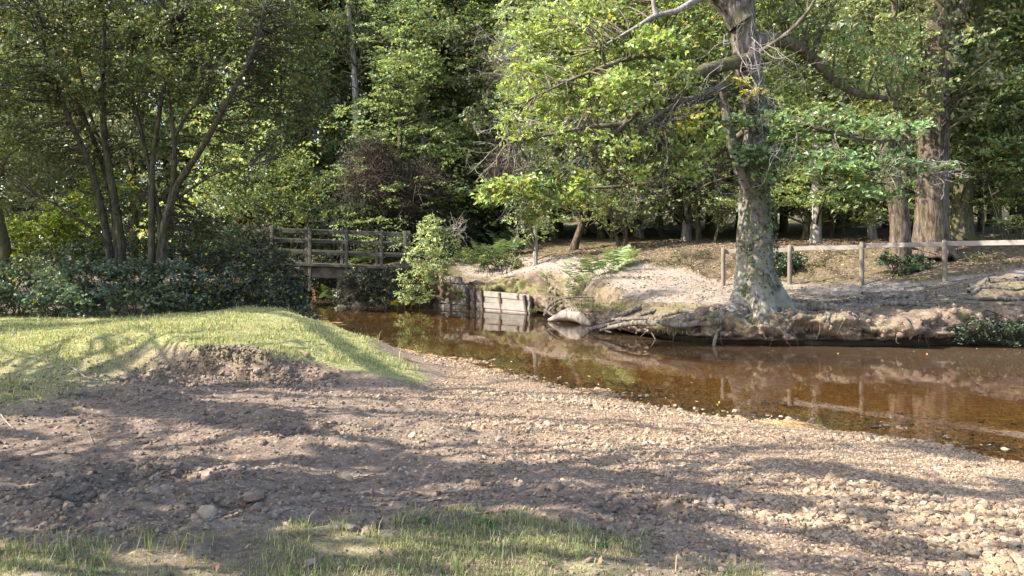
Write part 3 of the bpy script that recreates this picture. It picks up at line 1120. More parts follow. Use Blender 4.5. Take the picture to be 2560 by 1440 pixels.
# ------------------------------------------------------------------ footbridge
def boxbar(mb, a, b, wd, th, upv=(0, 0, 1), tint=None, jit=0.0):
    """a bevel-edged bar from a to b; th along upv, wd across"""
    a = np.asarray(a, float); b = np.asarray(b, float)
    d = b - a; d /= np.linalg.norm(d)
    u = np.asarray(upv, float); u = u - d * (u @ d); u /= np.linalg.norm(u)
    s = np.cross(d, u)
    e = min(wd, th) * 0.12
    prof = [(-wd / 2 + e, -th / 2), (wd / 2 - e, -th / 2), (wd / 2, -th / 2 + e), (wd / 2, th / 2 - e), (wd / 2 - e, th / 2), (-wd / 2 + e, th / 2), (-wd / 2, th / 2 - e), (-wd / 2, -th / 2 + e)]
    V = []
    n = 4
    for k in range(n):
        c = a + (b - a) * k / (n - 1) + (rng.normal(size=3) * jit if 0 < k < n - 1 else 0)
        for (x, y) in prof:
            V.append(c + s * x + u * y)
    qs = []
    for k in range(n - 1):
        for i in range(8):
            j = (i + 1) % 8
            qs.append((k * 8 + i, k * 8 + j, k * 8 + 8 + j, k * 8 + 8 + i))
    o = len(V)
    V.append(a); V.append(b)
    ts = [(o, (i + 1) % 8, i) for i in range(8)] + [(o + 1, (n - 1) * 8 + i, (n - 1) * 8 + (i + 1) % 8) for i in range(8)]
    mb.add(V, ts, qs, tint)


def bar(name, a, b, wd, th, mat, parent, upv=(0, 0, 1), jit=0.004):
    mb = MB()
    boxbar(mb, a, b, wd, th, upv, jit=jit)
    return part(name, mb, mat, parent, False)


DF, DB = 31.4, 33.4
bridge = thing('footbridge', 'weathered timber footbridge with three railed sides crossing the stream', 'footbridge', P(860, 690, 32.3))
fr_px = [395, 490, 585, 680, 774, 866, 953, 1012]


def brz(px, off):      # height of bridge lines above its deck at front pixel column
    return CZ - (off + 0.036 * (px - 680) - YH) / F * DF


for i, px in enumerate(fr_px):
    zt, zb = brz(px, 567), brz(px, 657)
    low = {4: 724, 5: 703}.get(i)
    zb2 = brz(px, low) if low else zb - 0.08
    x = (px - 1280) / F * DF
    bar('post', (x, DF, zb2), (x + (0.02 if i != 5 else 0.0), DF, zt + 0.03), 0.12, 0.12, M['bridge_z'], bridge, (0, 1, 0))
    bk = (px - 1280 + 6) / F * DF + 0.75
    if i < 7:
        bar('post', (bk, DB, zb - 0.1), (bk, DB, zt + .06), 0.12, 0.12, M['bridge_z'], bridge, (0, 1, 0))
for k in range(len(fr_px) - 1):
    p0, p1 = fr_px[k], fr_px[k + 1]
    for (o0, h) in ((575, .15), (600, .13), (628.5, .12)):
        xa, xb = (p0 - 1280) / F * DF - .05, (p1 - 1280) / F * DF + .05
        j = rng.normal() * .008
        off = 0.004 * (k % 2)
        bar('rail', (xa, DF + .09 + off, brz(p0, o0) + j), (xb, DF + .09 + off, brz(p1, o0) + j), .05, h, M['bridge_x'], bridge)
        if k < 6:
            bar('rail', (xa + .84, DB - .09 - off, brz(p0, o0) + .03), (xb + .84, DB - .09 - off, brz(p1, o0) + .03 + j), .05, h, M['bridge_x'], bridge)
# deck planks, edge beam, side girder, abutments
x0, x1 = (400 - 1280) / F * DF, (1030 - 1280) / F * DF
npl = 66
for k in range(npl):
    xa = x0 + (x1 - x0) * (k + .5) / npl
    px = 1280 + xa * F / DF
    z = brz(px, 657)
    bar('deck_plank', (xa, DF - .02, z + rng.normal() * .004), (xa, DB + .08, z + rng.normal() * .004), (x1 - x0) / npl - .012, .05, M['bridge_z'], bridge, (0, 0, 1), 0)
bar('edge_beam', (x0, DF - .06, brz(400, 658.5)), (x1, DF - .06, brz(1030, 658.5)), .05, .11, M['bridge_x'], bridge)
bar('girder', (x0 + .3, DF + .32, brz(400, 677)), (x1 - .2, DF + .32, brz(1030, 677)), .30, .44, M['concrete'], bridge)
bar('girder', (x0 + .3, DB - .3, brz(400, 677)), (x1 - .2, DB - .3, brz(1030, 677)), .30, .44, M['concrete'], bridge)
for (pa, pb) in ((420, 722), (840, 1010)):
    mb = MB()
    xa, xb = (pa - 1280) / F * DF, (pb - 1280) / F * DF
    boxbar(mb, (xa, DF + 1.0, .5), (xb, DF + 1.0, .5), 1.7, 1.5, jit=.02)
    part('abutment', mb, M['concrete'], bridge, False)

# ------------------------------------------------------------------ timber wall holding the bank
rev = thing('retaining_wall', 'weathered board retaining wall with leaning posts at the edge of the stream', 'retaining wall', P(1200, 770, 30))
A0, A1, A2 = P(1066, 690, 32.0), P(1170, 700, 30.4), P(1326, 735, 27.9)
for r in range(5):
    z0 = -0.14 + r * 0.27
    e = A1 if r < 4 else A0 + (A1 - A0) * 0.86
    j = rng.normal(size=2) * .015
    a = np.array([A0[0], A0[1], z0 + .135 + j[0] + .02]); b = np.array([e[0], e[1], z0 + .135 + j[1] - .01])
    if r == 3:
        b = np.array([A1[0] + .04, A1[1], z0 + .11])
    bar('board', a, b, .055, .255, M['board'], rev)
for r in range(4):
    z0, z1 = -0.14 + r * 0.225, -0.14 + r * 0.195
    j = rng.normal(size=2) * .006
    off = np.array([-.02, -.02, 0]) * (r % 2)
    bar('board', np.array([A1[0] + .03, A1[1] - .03, z0 + .11 + j[0]]) + off, np.array([A2[0], A2[1], z1 + .10 + j[1]]) + off, .055, .205 if r else .22, M['board'], rev)
nrm_w = np.array([-.73, -.69, 0])
for (pxa, pya, pxb, pyb, D) in ((1131, 698, 1133, 776, 31.1), (1097, 704, 1098, 774, 31.6), (1172, 721, 1176, 776, 30.3), (1190, 721, 1191, 776, 30.05), (1208, 725, 1213, 778, 29.75), (1254, 731, 1262, 784, 29.05), (1315, 738, 1325, 790, 28.05)):
    a, b = P(pxb, pyb, D) + nrm_w * .09, P(pxa, pya, D) + nrm_w * .09
    a[2] = -.25
    bar('post', a, b, .11, .12, M['board_post'], rev, nrm_w)
bar('board', (A2[0] + .02, A2[1] + .05, .30), (A2[0] + .12, A2[1] + .65, .34), .05, .6, M['board'], rev)

# ------------------------------------------------------------------ post and rail fence
fence = thing('rail_fence', 'low wooden post and single rail fence running behind the big oak', 'fence', P(2154, 708, 22))
fp = [(1808, 714, 620, 24.0), (1974, 711, 614, 23.2), (2154, 710, 606, 22.0), (2362, 704, 601, 20.6), (2585, 702, 597, 19.2)]
for (px, pb, pt, D) in fp:
    a, b = P(px, pb, D), P(px + rng.uniform(-1, 1), pt, D)
    a[2] = min(a[2], gz(a[0], a[1])) - .15
    mb = MB()
    tube(mb, [a, (a + b) / 2, b], [.066, .064, .06], 10, 6, lump=.03, seed=int(px))
    part('post', mb, M['fence_z'], fence)
for k in range(4):
    (pa, _, ta, Da), (pb, _, tb, Db) = fp[k], fp[k + 1]
    a, b = P(pa - 4, ta + 9 + rng.normal() * 1.2, Da + .09), P(pb + 6, tb + 9 + rng.normal() * 1.2, Db + .09)
    bar('rail', a, b, .045, .125, M['fence_x'], fence, (0, 0, 1), .006)

# ------------------------------------------------------------------ the big oak on the bank
ob = P(1888, 770, 18.9)
oak = thing('oak_tree', 'large oak with pale ivied trunk standing on the river bank before the fence', 'tree', ob)
D0 = 18.9
mb = MB()
tr_pts = [P(1893, 800, D0), P(1892, 740, D0), P(1887, 650, D0), P(1886, 540, D0), P(1889, 430, D0), P(1893, 320, D0), P(1880, 220, D0), P(1862, 120, D0 + .1), P(1856, 30, D0 + .2), P(1850, -90, D0 + .3), P(1850, -260, D0 + .4)]
tube(mb, tr_pts, [.58, .51, .42, .375, .345, .305, .295, .305, .305, .26, .18], 56, 190, ridge=.075, lump=.12, flare=(.48, .8, 5), seed=3)
oak_trunk = part('trunk', mb, M['bark_oak'], oak)
limbs = [
    ([(1850, 430, 18.7), (1832, 360, 18.55), (1815, 280, 18.5), (1806, 225, 18.5), (1802, 190, 18.5)], [.14, .12, .11, .10, .05], 'bark_oak'),
    ([(1862, 470, 18.6), (1848, 420, 18.45), (1838, 380, 18.4)], [.13, .09, .03], 'bark_oak'),
    ([(1850, 60, 18.9), (1822, 20, 18.9), (1785, -30, 18.8), (1740, -120, 18.7)], [.30, .26, .23, .16], 'bark_oak'),
    ([(1862, 112, 19.0), (1925, 98, 19.2), (1985, 112, 19.5), (2030, 145, 19.8), (2085, 200, 20), (2150, 235, 20.3), (2250, 250, 20.6)], [.22, .18, .15, .13, .12, .09, .05], 'bark_limb'),
    ([(1870, 150, 18.8), (1800, 165, 18.4), (1720, 190, 18.0), (1655, 215, 17.8), (1620, 255, 17.7), (1560, 310, 17.6), (1500, 360, 17.5), (1440, 400, 17.4)], [.19, .15, .12, .11, .09, .07, .05, .02], 'bark_limb'),
    ([(1845, 200, 18.6), (1760, 235, 18.0), (1690, 260, 17.6), (1600, 320, 17.2)], [.10, .07, .05, .02], 'bark_limb'),
    ([(1860, 330, 19.2), (1770, 400, 19.8), (1690, 440, 20.2), (1590, 462, 20.3), (1480, 470, 20.2), (1380, 474, 20.0)], [.09, .075, .06, .05, .035, .015], 'bark_limb'),
    ([(1810, -40, 18.9), (1740, 0, 18.5), (1690, 28, 18.3), (1640, 38, 18.2), (1600, 62, 18.1), (1560, 85, 18.1), (1500, 120, 18)], [.09, .08, .07, .06, .05, .03, .015], 'twig'),
    ([(1640, 38, 18.2), (1634, 10, 18.2), (1640, -30, 18.2)], [.06, .05, .04], 'twig'),
    ([(1900, 130, 18.6), (1960, 90, 18.3), (2010, 40, 18.0), (2050, -20, 17.8)], [.06, .05, .04, .03], 'bark_limb'),
    ([(1910, 300, 18.5), (1980, 300, 17.9), (2080, 330, 17.5), (2180, 350, 17.3), (2300, 350, 17.2)], [.09, .07, .05, .04, .015], 'bark_limb'),
    ([(1910, 400, 18.5), (1990, 400, 17.9), (2080, 430, 17.5), (2200, 460, 17.3)], [.08, .06, .04, .012], 'bark_limb'),
    ([(1700, 190, 18.0), (1640, 140, 17.9), (1560, 150, 17.8), (1450, 190, 17.7), (1340, 240, 17.6)], [.09, .07, .06, .04, .015], 'bark_limb'),
    ([(1560, 310, 17.6), (1460, 320, 17.4), (1360, 340, 17.3), (1270, 360, 17.2)], [.06, .045, .03, .012], 'bark_limb'),
]
for pts, rad, mt in limbs:
    mb = MB()
    pp = [P(*a) for a in pts]
    tube(mb, pp, rad, 12, len(pp) * 7, ridge=.02, lump=.22, seed=int(pts[0][0]), kz=1.5)
    part('limb', mb, M[mt], oak)


def PB(px, py, D, rx, ry, rz, n):
    return (P(px, py, D), (rx / F * D, ry, rz / F * D), n)


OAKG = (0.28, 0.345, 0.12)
ob_l = [PB(1560, 60, 19.4, 150, 1.3, 60, 60), PB(1420, 60, 20, 110, 1.3, 60, 52), PB(1700, 60, 19.6, 90, 1.2, 60, 34), PB(1310, 110, 20, 60, .9, 60, 22),
        PB(1480, 170, 18.8, 150, 1.3, 50, 62), PB(1340, 210, 18.6, 90, 1.0, 45, 34), PB(1640, 150, 18.6, 90, .8, 40, 26),
        PB(1420, 270, 18.0, 150, 1.2, 45, 58), PB(1290, 300, 17.9, 50, .7, 40, 16), PB(1560, 260, 17.9, 110, .9, 45, 40),
        PB(1360, 345, 17.6, 110, .9, 28, 36), PB(1520, 360, 17.7, 120, .9, 45, 46), PB(1640, 350, 18, 70, .8, 50, 22), PB(1660, 250, 18.2, 60, .6, 45, 16),
        PB(1440, 440, 17.6, 70, .7, 38, 24), PB(1300, 465, 17.5, 100, .8, 22, 34), PB(1400, 490, 17.6, 90, .7, 22, 24), PB(1780, 110, 18.2, 34, .4, 50, 9), PB(1700, 190, 17.4, 70, .5, 40, 24), PB(1640, 110, 17.4, 80, .5, 40, 26), PB(1560, 215, 17.0, 80, .5, 36, 26), PB(1770, 330, 17.6, 50, .4, 40, 14), PB(1720, 400, 17.6, 60, .5, 40, 20), PB(1480, 90, 17.6, 90, .6, 40, 24), PB(1240, 485, 17.4, 45, .5, 18, 14), PB(1340, 535, 17.6, 30, .4, 18, 8),
        PB(1560, 430, 17.8, 110, .8, 50, 44), PB(1560, 500, 18.2, 70, .6, 28, 18), PB(1660, 460, 18.2, 80, .7, 60, 26), PB(1590, 540, 18.4, 40, .5, 15, 6)]
rngo = rng
ob_l = [(c, r, int(n * 1.6)) for c, r, n in ob_l]
BALLS_ALL = LIT_BALLS
LIT_BALLS = BALLS_ALL[:17]
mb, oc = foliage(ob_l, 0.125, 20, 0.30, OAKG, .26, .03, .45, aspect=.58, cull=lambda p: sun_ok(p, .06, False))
LIT_BALLS = BALLS_ALL
ob_r = [PB(2060, 310, 17.8, 110, .8, 40, 40), PB(2200, 320, 17.5, 110, .8, 40, 34), PB(2050, 400, 17.6, 90, .7, 40, 30), PB(2170, 410, 17.4, 110, .7, 45, 36), PB(2260, 400, 17.3, 60, .5, 30, 13), PB(2130, 470, 17.4, 60, .5, 25, 14),
        PB(1960, 330, 18.0, 50, .5, 50, 13), PB(1900, 400, 18.1, 50, .4, 30, 14), PB(1930, 300, 18.0, 40, .4, 30, 8), PB(2230, 480, 17.3, 60, .4, 20, 10), PB(2320, 420, 17.2, 40, .4, 20, 7), PB(1880, 380, 18.0, 46, .3, 24, 10), PB(1905, 440, 17.9, 40, .3, 20, 9), PB(1940, 380, 17.8, 60, .4, 30, 18), PB(1850, 300, 18.0, 40, .3, 26, 9)]
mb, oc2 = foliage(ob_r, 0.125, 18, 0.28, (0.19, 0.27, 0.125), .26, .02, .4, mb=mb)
ob_t = [PB(2050, 120, 20, 150, 1.4, 110, 95), PB(2200, 150, 20.5, 120, 1.3, 100, 70), PB(1980, 200, 20.4, 80, 1.0, 60, 30), PB(1960, 40, 20, 90, 1.2, 60, 36), PB(1750, -60, 20, 200, 1.8, 80, 90), PB(2000, -90, 20, 200, 1.8, 80, 90), PB(1480, -60, 20, 200, 1.6, 60, 80),
        PB(1760, 90, 19.6, 50, .9, 60, 18), PB(1850, -200, 20, 450, 2.6, 90, 170)]
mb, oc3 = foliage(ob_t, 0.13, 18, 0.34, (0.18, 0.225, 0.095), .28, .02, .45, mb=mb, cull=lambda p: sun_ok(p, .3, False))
mb, oc4 = foliage([PB(1745, 290, 17.7, 70, .5, 26, 16), PB(1690, 320, 17.6, 40, .4, 16, 8), PB(1845, 195, 18.2, 30, .3, 14, 5), PB(1880, 232, 18.2, 22, .25, 14, 4)], 0.12, 18, 0.24, (0.55, 0.50, 0.11), .2, .12, .4, mb=mb, ycol=(0.34, 0.17, 0.03)) if False else foliage([PB(1745, 290, 17.7, 70, .5, 26, 16), PB(1690, 320, 17.6, 40, .4, 16, 8), PB(1845, 195, 18.2, 30, .3, 14, 5), PB(1880, 232, 18.2, 22, .25, 14, 4)], 0.12, 18, 0.24, (0.44, 0.43, 0.13), .3, .1, .4, mb=mb)
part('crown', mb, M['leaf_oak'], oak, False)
# branchlets inside the crown
mb = MB()
lp = np.vstack([catmull([P(*a) for a in pts], 24) for pts, rad, mt in limbs])
allc = np.vstack([oc, oc2, oc3])
for c in allc[rng.choice(len(allc), 420, replace=False)]:
    d = np.linalg.norm(lp - c, axis=1) + rng.uniform(0, .5, len(lp))
    a = lp[np.argmin(d)]
    if np.linalg.norm(a - c) < 4.5:
        branch_to(mb, a, c, .026, .006, .04, 4, rings=7)
part('branches', mb, M['bark_limb'], oak)
# pale bare twigs hanging through the leaves
mb = MB()


def bare_spray(mb, p, dirv, L, depth=0, r=.012):
    p = np.asarray(p, float)
    d = np.asarray(dirv, float); d /= np.linalg.norm(d)
    pts = [p]
    for k in range(5):
        d = d + rng.normal(size=3) * .30 + np.array([0, 0, -.05 if depth == 0 else .08])
        d /= np.linalg.norm(d)
        pts.append(pts[-1] + d * L / 5)
    tube(mb, pts, np.linspace(r, r * .35, 6), 4, 11, cap=False)
    if depth < 2:
        for q_ in pts[1:5]:
            if rng.random() < .8:
                bare_spray(mb, q_, d + rng.normal(size=3) * .9, L * .5, depth + 1, r * .6)


for (px, py, D, dx, dz, L, n) in ((1840, 170, 18.3, -1, -.6, 2.0, 5), (1850, 110, 18.4, -.4, -1, 1.6, 4), (1880, 110, 18.3, .5, -1, 1.8, 4), (1860, 220, 18.2, .6, -.5, 1.2, 3), (1800, 230, 18.2, -1, -.25, 2.6, 4), (1700, 260, 17.6, -1, -.2, 2.0, 3),
                                  (1290, 330, 17.3, -.6, -.8, 1.2, 5), (1340, 390, 17.3, -.6, -.6, 1.2, 5), (1420, 300, 17.5, -.5, -.6, 1.3, 4), (1310, 500, 17.3, -.2, -1, .8, 4), (2080, 350, 17.2, .3, -1, .9, 4), (2180, 390, 17.1, .5, -.6, 1.0, 5),
                                  (2000, 320, 17.4, .8, -.2, 1.4, 3), (2290, 420, 17, 1, -.3, .9, 4), (1480, 420, 17.5, -.4, -.9, 1.0, 4), (1600, 420, 17.7, -.5, -.8, 1.2, 4), (1300, 140, 18.5, -.8, -.2, 1.5, 5), (1720, 420, 17.8, -.3, -1, 1, 3)):
    for k in range(n):
        bare_spray(mb, P(px + rng.normal() * 22, py + rng.normal() * 18, D), np.array([dx, -.2, dz]) + rng.normal(size=3) * .35, L * rng.uniform(.7, 1.1))
o = part('dead_twigs', mb, M['twig'], oak)
o['kind'] = 'stuff'
# ivy on the trunk
n = 3000
tt = rng.random(n) ** 0.9
ang = rng.uniform(0, 6.28, n)
ctr = catmull(tr_pts[1:7], 200)[(tt * 199).astype(int)]
rad = np.interp(tt, [0, .3, .6, 1], [.56, .46, .42, .40])
px_, pz_ = np.cos(ang), ctr[:, 2]
keep = (fbm(np.cos(ang) * 1.8 + 5, np.sin(ang) * 1.8, pz_ * 1.1, 3, 5) + .26 * np.cos(ang - 5.3) > .58)
pos = ctr + np.stack([np.cos(ang), np.sin(ang), 0 * ang], 1) * (rad + rng.uniform(.0, .08, n))[:, None]
nr = np.stack([np.cos(ang), np.sin(ang), 0.4 + 0 * ang], 1) + rng.normal(size=(n, 3)) * .35
mb = MB()
leaves(mb, pos[keep], nr[keep], rng.uniform(.05, .10, keep.sum()), tints(keep.sum(), (0.06, 0.085, 0.03), .4, .12, (.25, .20, .10)), .85)
part('ivy', mb, M['leaf_dark'], oak_trunk, False)


def root_line(mb, pts, r0, r1, seed, sink=.35, ns=9):
    """a root that follows the ground (x, y list)"""
    p = catmull(np.asarray(pts, float), max(8, len(pts) * 5))
    z = np.where(dist_poly(p[:, 0], p[:, 1], FBf) < 1.2, tps(p[:, 0], p[:, 1]) + .03, gzs(p[:, 0], p[:, 1]))
    zp = np.pad(z, 2, mode='edge')
    z = (zp[:-4] + zp[1:-3] + zp[2:-2] + zp[3:-1] + zp[4:]) / 5
    t_ = np.linspace(0, 1, len(p))
    r = r0 + (r1 - r0) * t_ ** .7
    z = z + r * (1 - 2 * sink) * 1.0 + (fbm(t_ * 6 + seed, t_ * 0, o=2, s=seed) - .5) * r0 * 1.0
    tube(mb, np.column_stack([p, z]), r, ns, len(p) * 2, ridge=.012, lump=.3, seed=seed, kz=1.5)


OX, OY = ob[0], ob[1]
for k, (pts, r0, r1) in enumerate([
        ([(OX - .35, OY - .1), (OX - .9, OY - .35), (OX - 1.7, OY - .3), (OX - 2.6, OY + .1), (OX - 3.4, OY + .5)], .19, .05),
        ([(OX - .3, OY - .3), (OX - .7, OY - .75), (OX - 1.5, OY - .65), (OX - 2.3, OY - .3)], .16, .05),
        ([(OX + .35, OY - .1), (OX + .9, OY - .25), (OX + 1.7, OY - .3), (OX + 2.4, OY - .45)], .20, .08),
        ([(OX + .4, OY + .1), (OX + 1.2, OY + .15), (OX + 2.1, OY + .0), (OX + 3.0, OY + .1), (OX + 4.2, OY - .1)], .16, .05),
        ([(OX + .3, OY - .3), (OX + .7, OY - .6), (OX + 1.3, OY - .65), (OX + 2.0, OY - .8)], .15, .05),
        ([(OX + .05, OY - .4), (OX + .1, OY - .7), (OX - .2, OY - 1.0)], .17, .08),
        ([(OX + .4, OY + .3), (OX + 1.2, OY + .6), (OX + 2.4, OY + .7), (OX + 3.6, OY + .5)], .13, .04),
        ([(OX - .5, OY + .2), (OX - 1.2, OY + .2), (OX - 2.2, OY + .6), (OX - 3.2, OY + 1.4)], .12, .03)]):
    mb = MB(); root_line(mb, pts, r0, r1, 100 + k)
    part('root', mb, M['root'], oak)
# roots that creep over the bank edge
sx_of = lambda x: np.interp(x, bx[::-1], np.arange(ns_)[::-1])
for k in range(34):
    big = k < 9
    x = OX + (rng.uniform(-1.0, 2.4) if big else rng.uniform(-3.2, 5.0))
    s0 = sx_of(x)
    drift = rng.uniform(-16, 16)
    u1 = rng.uniform(4.6, 7.5) if big else rng.uniform(5, 9)
    uu = np.linspace(11.3, u1, 9)
    si = s0 + drift * np.linspace(0, 1, 9) ** 1.3 + rng.normal(size=9) * 1.2
    ui = np.clip(uu / 12 * (nt_ - 1), 0, nt_ - 1).astype(int)
    si_ = np.clip(si, 0, ns_ - 1).astype(int)
    pts = np.stack([BX[si_, ui], BY[si_, ui] + .015, hh[si_, ui] + .0], 1)
    pts = (pts + np.roll(pts, 1, 0) + np.roll(pts, -1, 0)) / 3 if False else pts
    pts[1:-1] = (pts[:-2] + 2 * pts[1:-1] + pts[2:]) / 4
    r = rng.uniform(.06, .10) if big else rng.uniform(.018, .04)
    if rng.random() < .06:
        pts = np.vstack([pts, [pts[-1, 0] + rng.normal() * .2, pts[-1, 1] - .15, -.1]])
    mb = MB()
    tube(mb, pts, np.linspace(r, r * .4, len(pts)), 8, len(pts) * 3, lump=.4, seed=140 + k, kz=1.5)
    part('root', mb, M['root'], oak)
mb = MB()
for k in range(110):
    si_ = int(sx_of(rng.uniform(2.2, 13.5))); ui = int(rng.uniform(5.0, 8.5) / 12 * (nt_ - 1))
    c = np.array([BX[si_, ui], BY[si_, ui] - .02, hh[si_, ui]])
    L = rng.uniform(.12, .45)
    e = c + np.array([rng.normal() * .12, -rng.uniform(0, .12), -L])
    e[2] = max(e[2], -.05)
    tube(mb, [c + [0, .08, .05], c, (c + e) / 2 + rng.normal(size=3) * .03, e], [.008, .008, .006, .003], 4, 8, cap=False)
part('rootlets', mb, M['brown_twig'], oak)['kind'] = 'stuff'
# clods and lumps clinging to the bank
mb = MB()
for k in range(900):
    si_, ui = rng.integers(0, ns_), int(rng.uniform(4.5, 11) / 12 * (nt_ - 1))
    if BX[si_, ui] < 1.2 or BX[si_, ui] > 14:
        continue
    c = np.array([BX[si_, ui], BY[si_, ui], hh[si_, ui]])
    r = np.exp(rng.normal(np.log(.04), .45))
    th, ph_ = np.meshgrid(np.linspace(0, 2 * math.pi, 9, endpoint=False), np.linspace(.2, math.pi - .2, 6), indexing='xy')
    d = np.stack([np.sin(ph_) * np.cos(th), np.sin(ph_) * np.sin(th), np.cos(ph_)], -1).reshape(-1, 3)
    rr = r * (1 + 1.1 * (fbm(d[:, 0] * 1.8 + k, d[:, 1] * 1.8, d[:, 2] * 1.8, 3, 5) - .5))
    i_, j_ = np.meshgrid(np.arange(5), np.arange(9), indexing='ij')
    qq = np.stack([i_ * 9 + j_, i_ * 9 + 9 + j_, i_ * 9 + 9 + (j_ + 1) % 9, i_ * 9 + (j_ + 1) % 9], -1).reshape(-1, 4)
    mb.add(c + d * rr[:, None] * rng.uniform(.7, 1.3, 3), None, qq)
solo('bank_clods', mb, M['ground'], 'knobbly lumps of earth clinging to the undercut bank', 'soil', kind='stuff')

# surface roots sprawling on the right
sr = thing('surface_roots', 'web of bare grey tree roots over the trodden bank by the fence', 'tree roots', P(2330, 735, 19.8))
for k in range(26):
    mb = MB()
    x, y = rng.uniform(7.6, 13.5), rng.uniform(18.7, 20.6)
    pts = [(x, y)]
    a = rng.choice([0, math.pi]) + rng.normal() * .3
    for q_ in range(5):
        a += rng.normal() * .35
        x += math.cos(a) * .5; y = np.clip(y + math.sin(a) * .3, 18.5, 20.8)
        pts.append((x, y))
    root_line(mb, pts, rng.uniform(.04, .10), .015, 200 + k, .52, 7)
    part('root', mb, M['root'], sr)

# pale fallen wood at the water's edge and the tangle beside it
dw = MB()
p = [P(1372, 800, 24.6), P(1410, 788, 24.2), P(1440, 786, 23.8), P(1475, 803, 23.2), P(1520, 803, 22.6), P(1580, 795, 22.0)]
tube(dw, p, [.05, .16, .22, .15, .06, .03], 14, 30, ridge=.01, lump=.25, seed=12)
solo('driftwood', dw, M['driftwood'], 'smooth pale driftwood lump lying at the water edge right of the board wall', 'driftwood', loc=P(1440, 800, 23.8))
tg = thing('root_tangle', 'dark tangle of drooping roots reaching the water left of the oak', 'tree roots', P(1530, 815, 21))
for k, (pts, r) in enumerate([([(1600, 768, 21.2), (1560, 785, 21), (1520, 805, 20.8), (1475, 825, 20.9)], .10), ([(1640, 775, 20.6), (1570, 798, 20.5), (1510, 815, 20.5), (1470, 822, 20.7)], .07),
                              ([(1600, 790, 20.4), (1550, 812, 20.2), (1500, 826, 20.3)], .06), ([(1540, 800, 20.9), (1510, 822, 20.6), (1530, 832, 20.3)], .04), ([(1360, 790, 25), (1372, 765, 25.2), (1400, 748, 25.3), (1450, 742, 25.2), (1500, 744, 25)], .045),
                              ([(1366, 785, 24.9), (1395, 758, 25.1), (1440, 748, 25.1), (1490, 750, 24.9)], .035), ([(1362, 775, 25), (1385, 790, 24.6), (1420, 800, 24.3)], .05), ([(1620, 800, 20), (1600, 815, 19.9), (1590, 835, 19.9)], .04)]):
    mb = MB()
    tube(mb, [P(*a) for a in pts], np.linspace(r, r * .5, len(pts)), 8, 20, lump=.3, seed=300 + k, kz=2)
    part('root', mb, M['root'], tg)

# ------------------------------------------------------------------ the standing trunks on the right
t = wood_tree('oak_tree', 'massive straight brown oak trunk behind the fence, right of the leaning one', 'tree',
              up(2330, 25, [(2330, 690), (2331, 640), (2328, 560), (2333, 420), (2332, 300), (2336, 180), (2345, 80), (2350, -60), (2350, -200)]), [.56, .54, .49, .46, .47, .47, .44, .34, .2], M['bark_brown'], 'oak', None, 1.25, 30, 1.0, (.5, .35, 5), 11, 1.5)
mb = MB(); tube(mb, [P(2345, 90, 25), P(2372, 60, 24.9), P(2400, 25, 24.8), P(2430, -40, 24.7)], [.25, .2, .18, .15], 14, 24, ridge=.02, lump=.1, seed=4)
part('limb', mb, M['bark_brown'], t)
mb = MB()
for (x, y, r) in ((2368, 262, .17), (2372, 150, .12), (2316, 560, .1)):
    c = P(x, y, 24.8); tube(mb, [c - [0, 0, r], c, c + [0, 0, r]], [r * .5, r, r * .5], 10, 8, lump=.3)
part('burr', mb, M['bark_brown'], [c for c in t.children if c.name.startswith('trunk')][0])
wood_tree('leaning_tree', 'leaning reddish brown trunk just left of the massive one, pale foot at the rail', 'tree',
          up(2255, 23.6, [(2254, 672), (2250, 630), (2248, 540), (2232, 450), (2216, 390), (2235, 310), (2247, 230), (2240, 130), (2236, 40), (2245, -80)]), [.34, .30, .27, .26, .22, .17, .12, .10, .09, .06], M['bark_brown'], 'slender', None, .8, 22, 1.0, (.3, .3, 4), 12, 3)
wood_tree('mossy_tree', 'dark mossy trunk to the right of the massive oak, behind the rail', 'tree',
          up(2405, 27.5, [(2400, 650), (2402, 600), (2408, 480), (2420, 360), (2432, 240), (2440, 120), (2452, -20), (2460, -120)]), [.42, .38, .31, .29, .27, .25, .2, .14], M['bark_dark'], 'beech', None, 1.05, 18, 1.0, (.4, .4, 5), 13, .3)
t = wood_tree('forked_limb_tree', 'thin crooked tree with bleached dead limb left of the massive oak top', 'tree',
              up(2236, 26.5, [(2238, 640), (2250, 560), (2262, 420), (2258, 300), (2245, 200), (2236, 100), (2240, 0), (2240, -80)]), [.13, .12, .11, .10, .10, .09, .08, .06], M['bark_brown'], 'slender', None, .8, 12, 1, (.2, .2, 4), 14, 4)
mb = MB(); tube(mb, [P(2238, 70, 26.5), P(2222, 60, 26.3), P(2190, 48, 26.2), P(2135, 46, 26.1)], [.07, .06, .05, .02], 8, 18, lump=.2, seed=3)
part('dead_limb', mb, M['twig'], t)

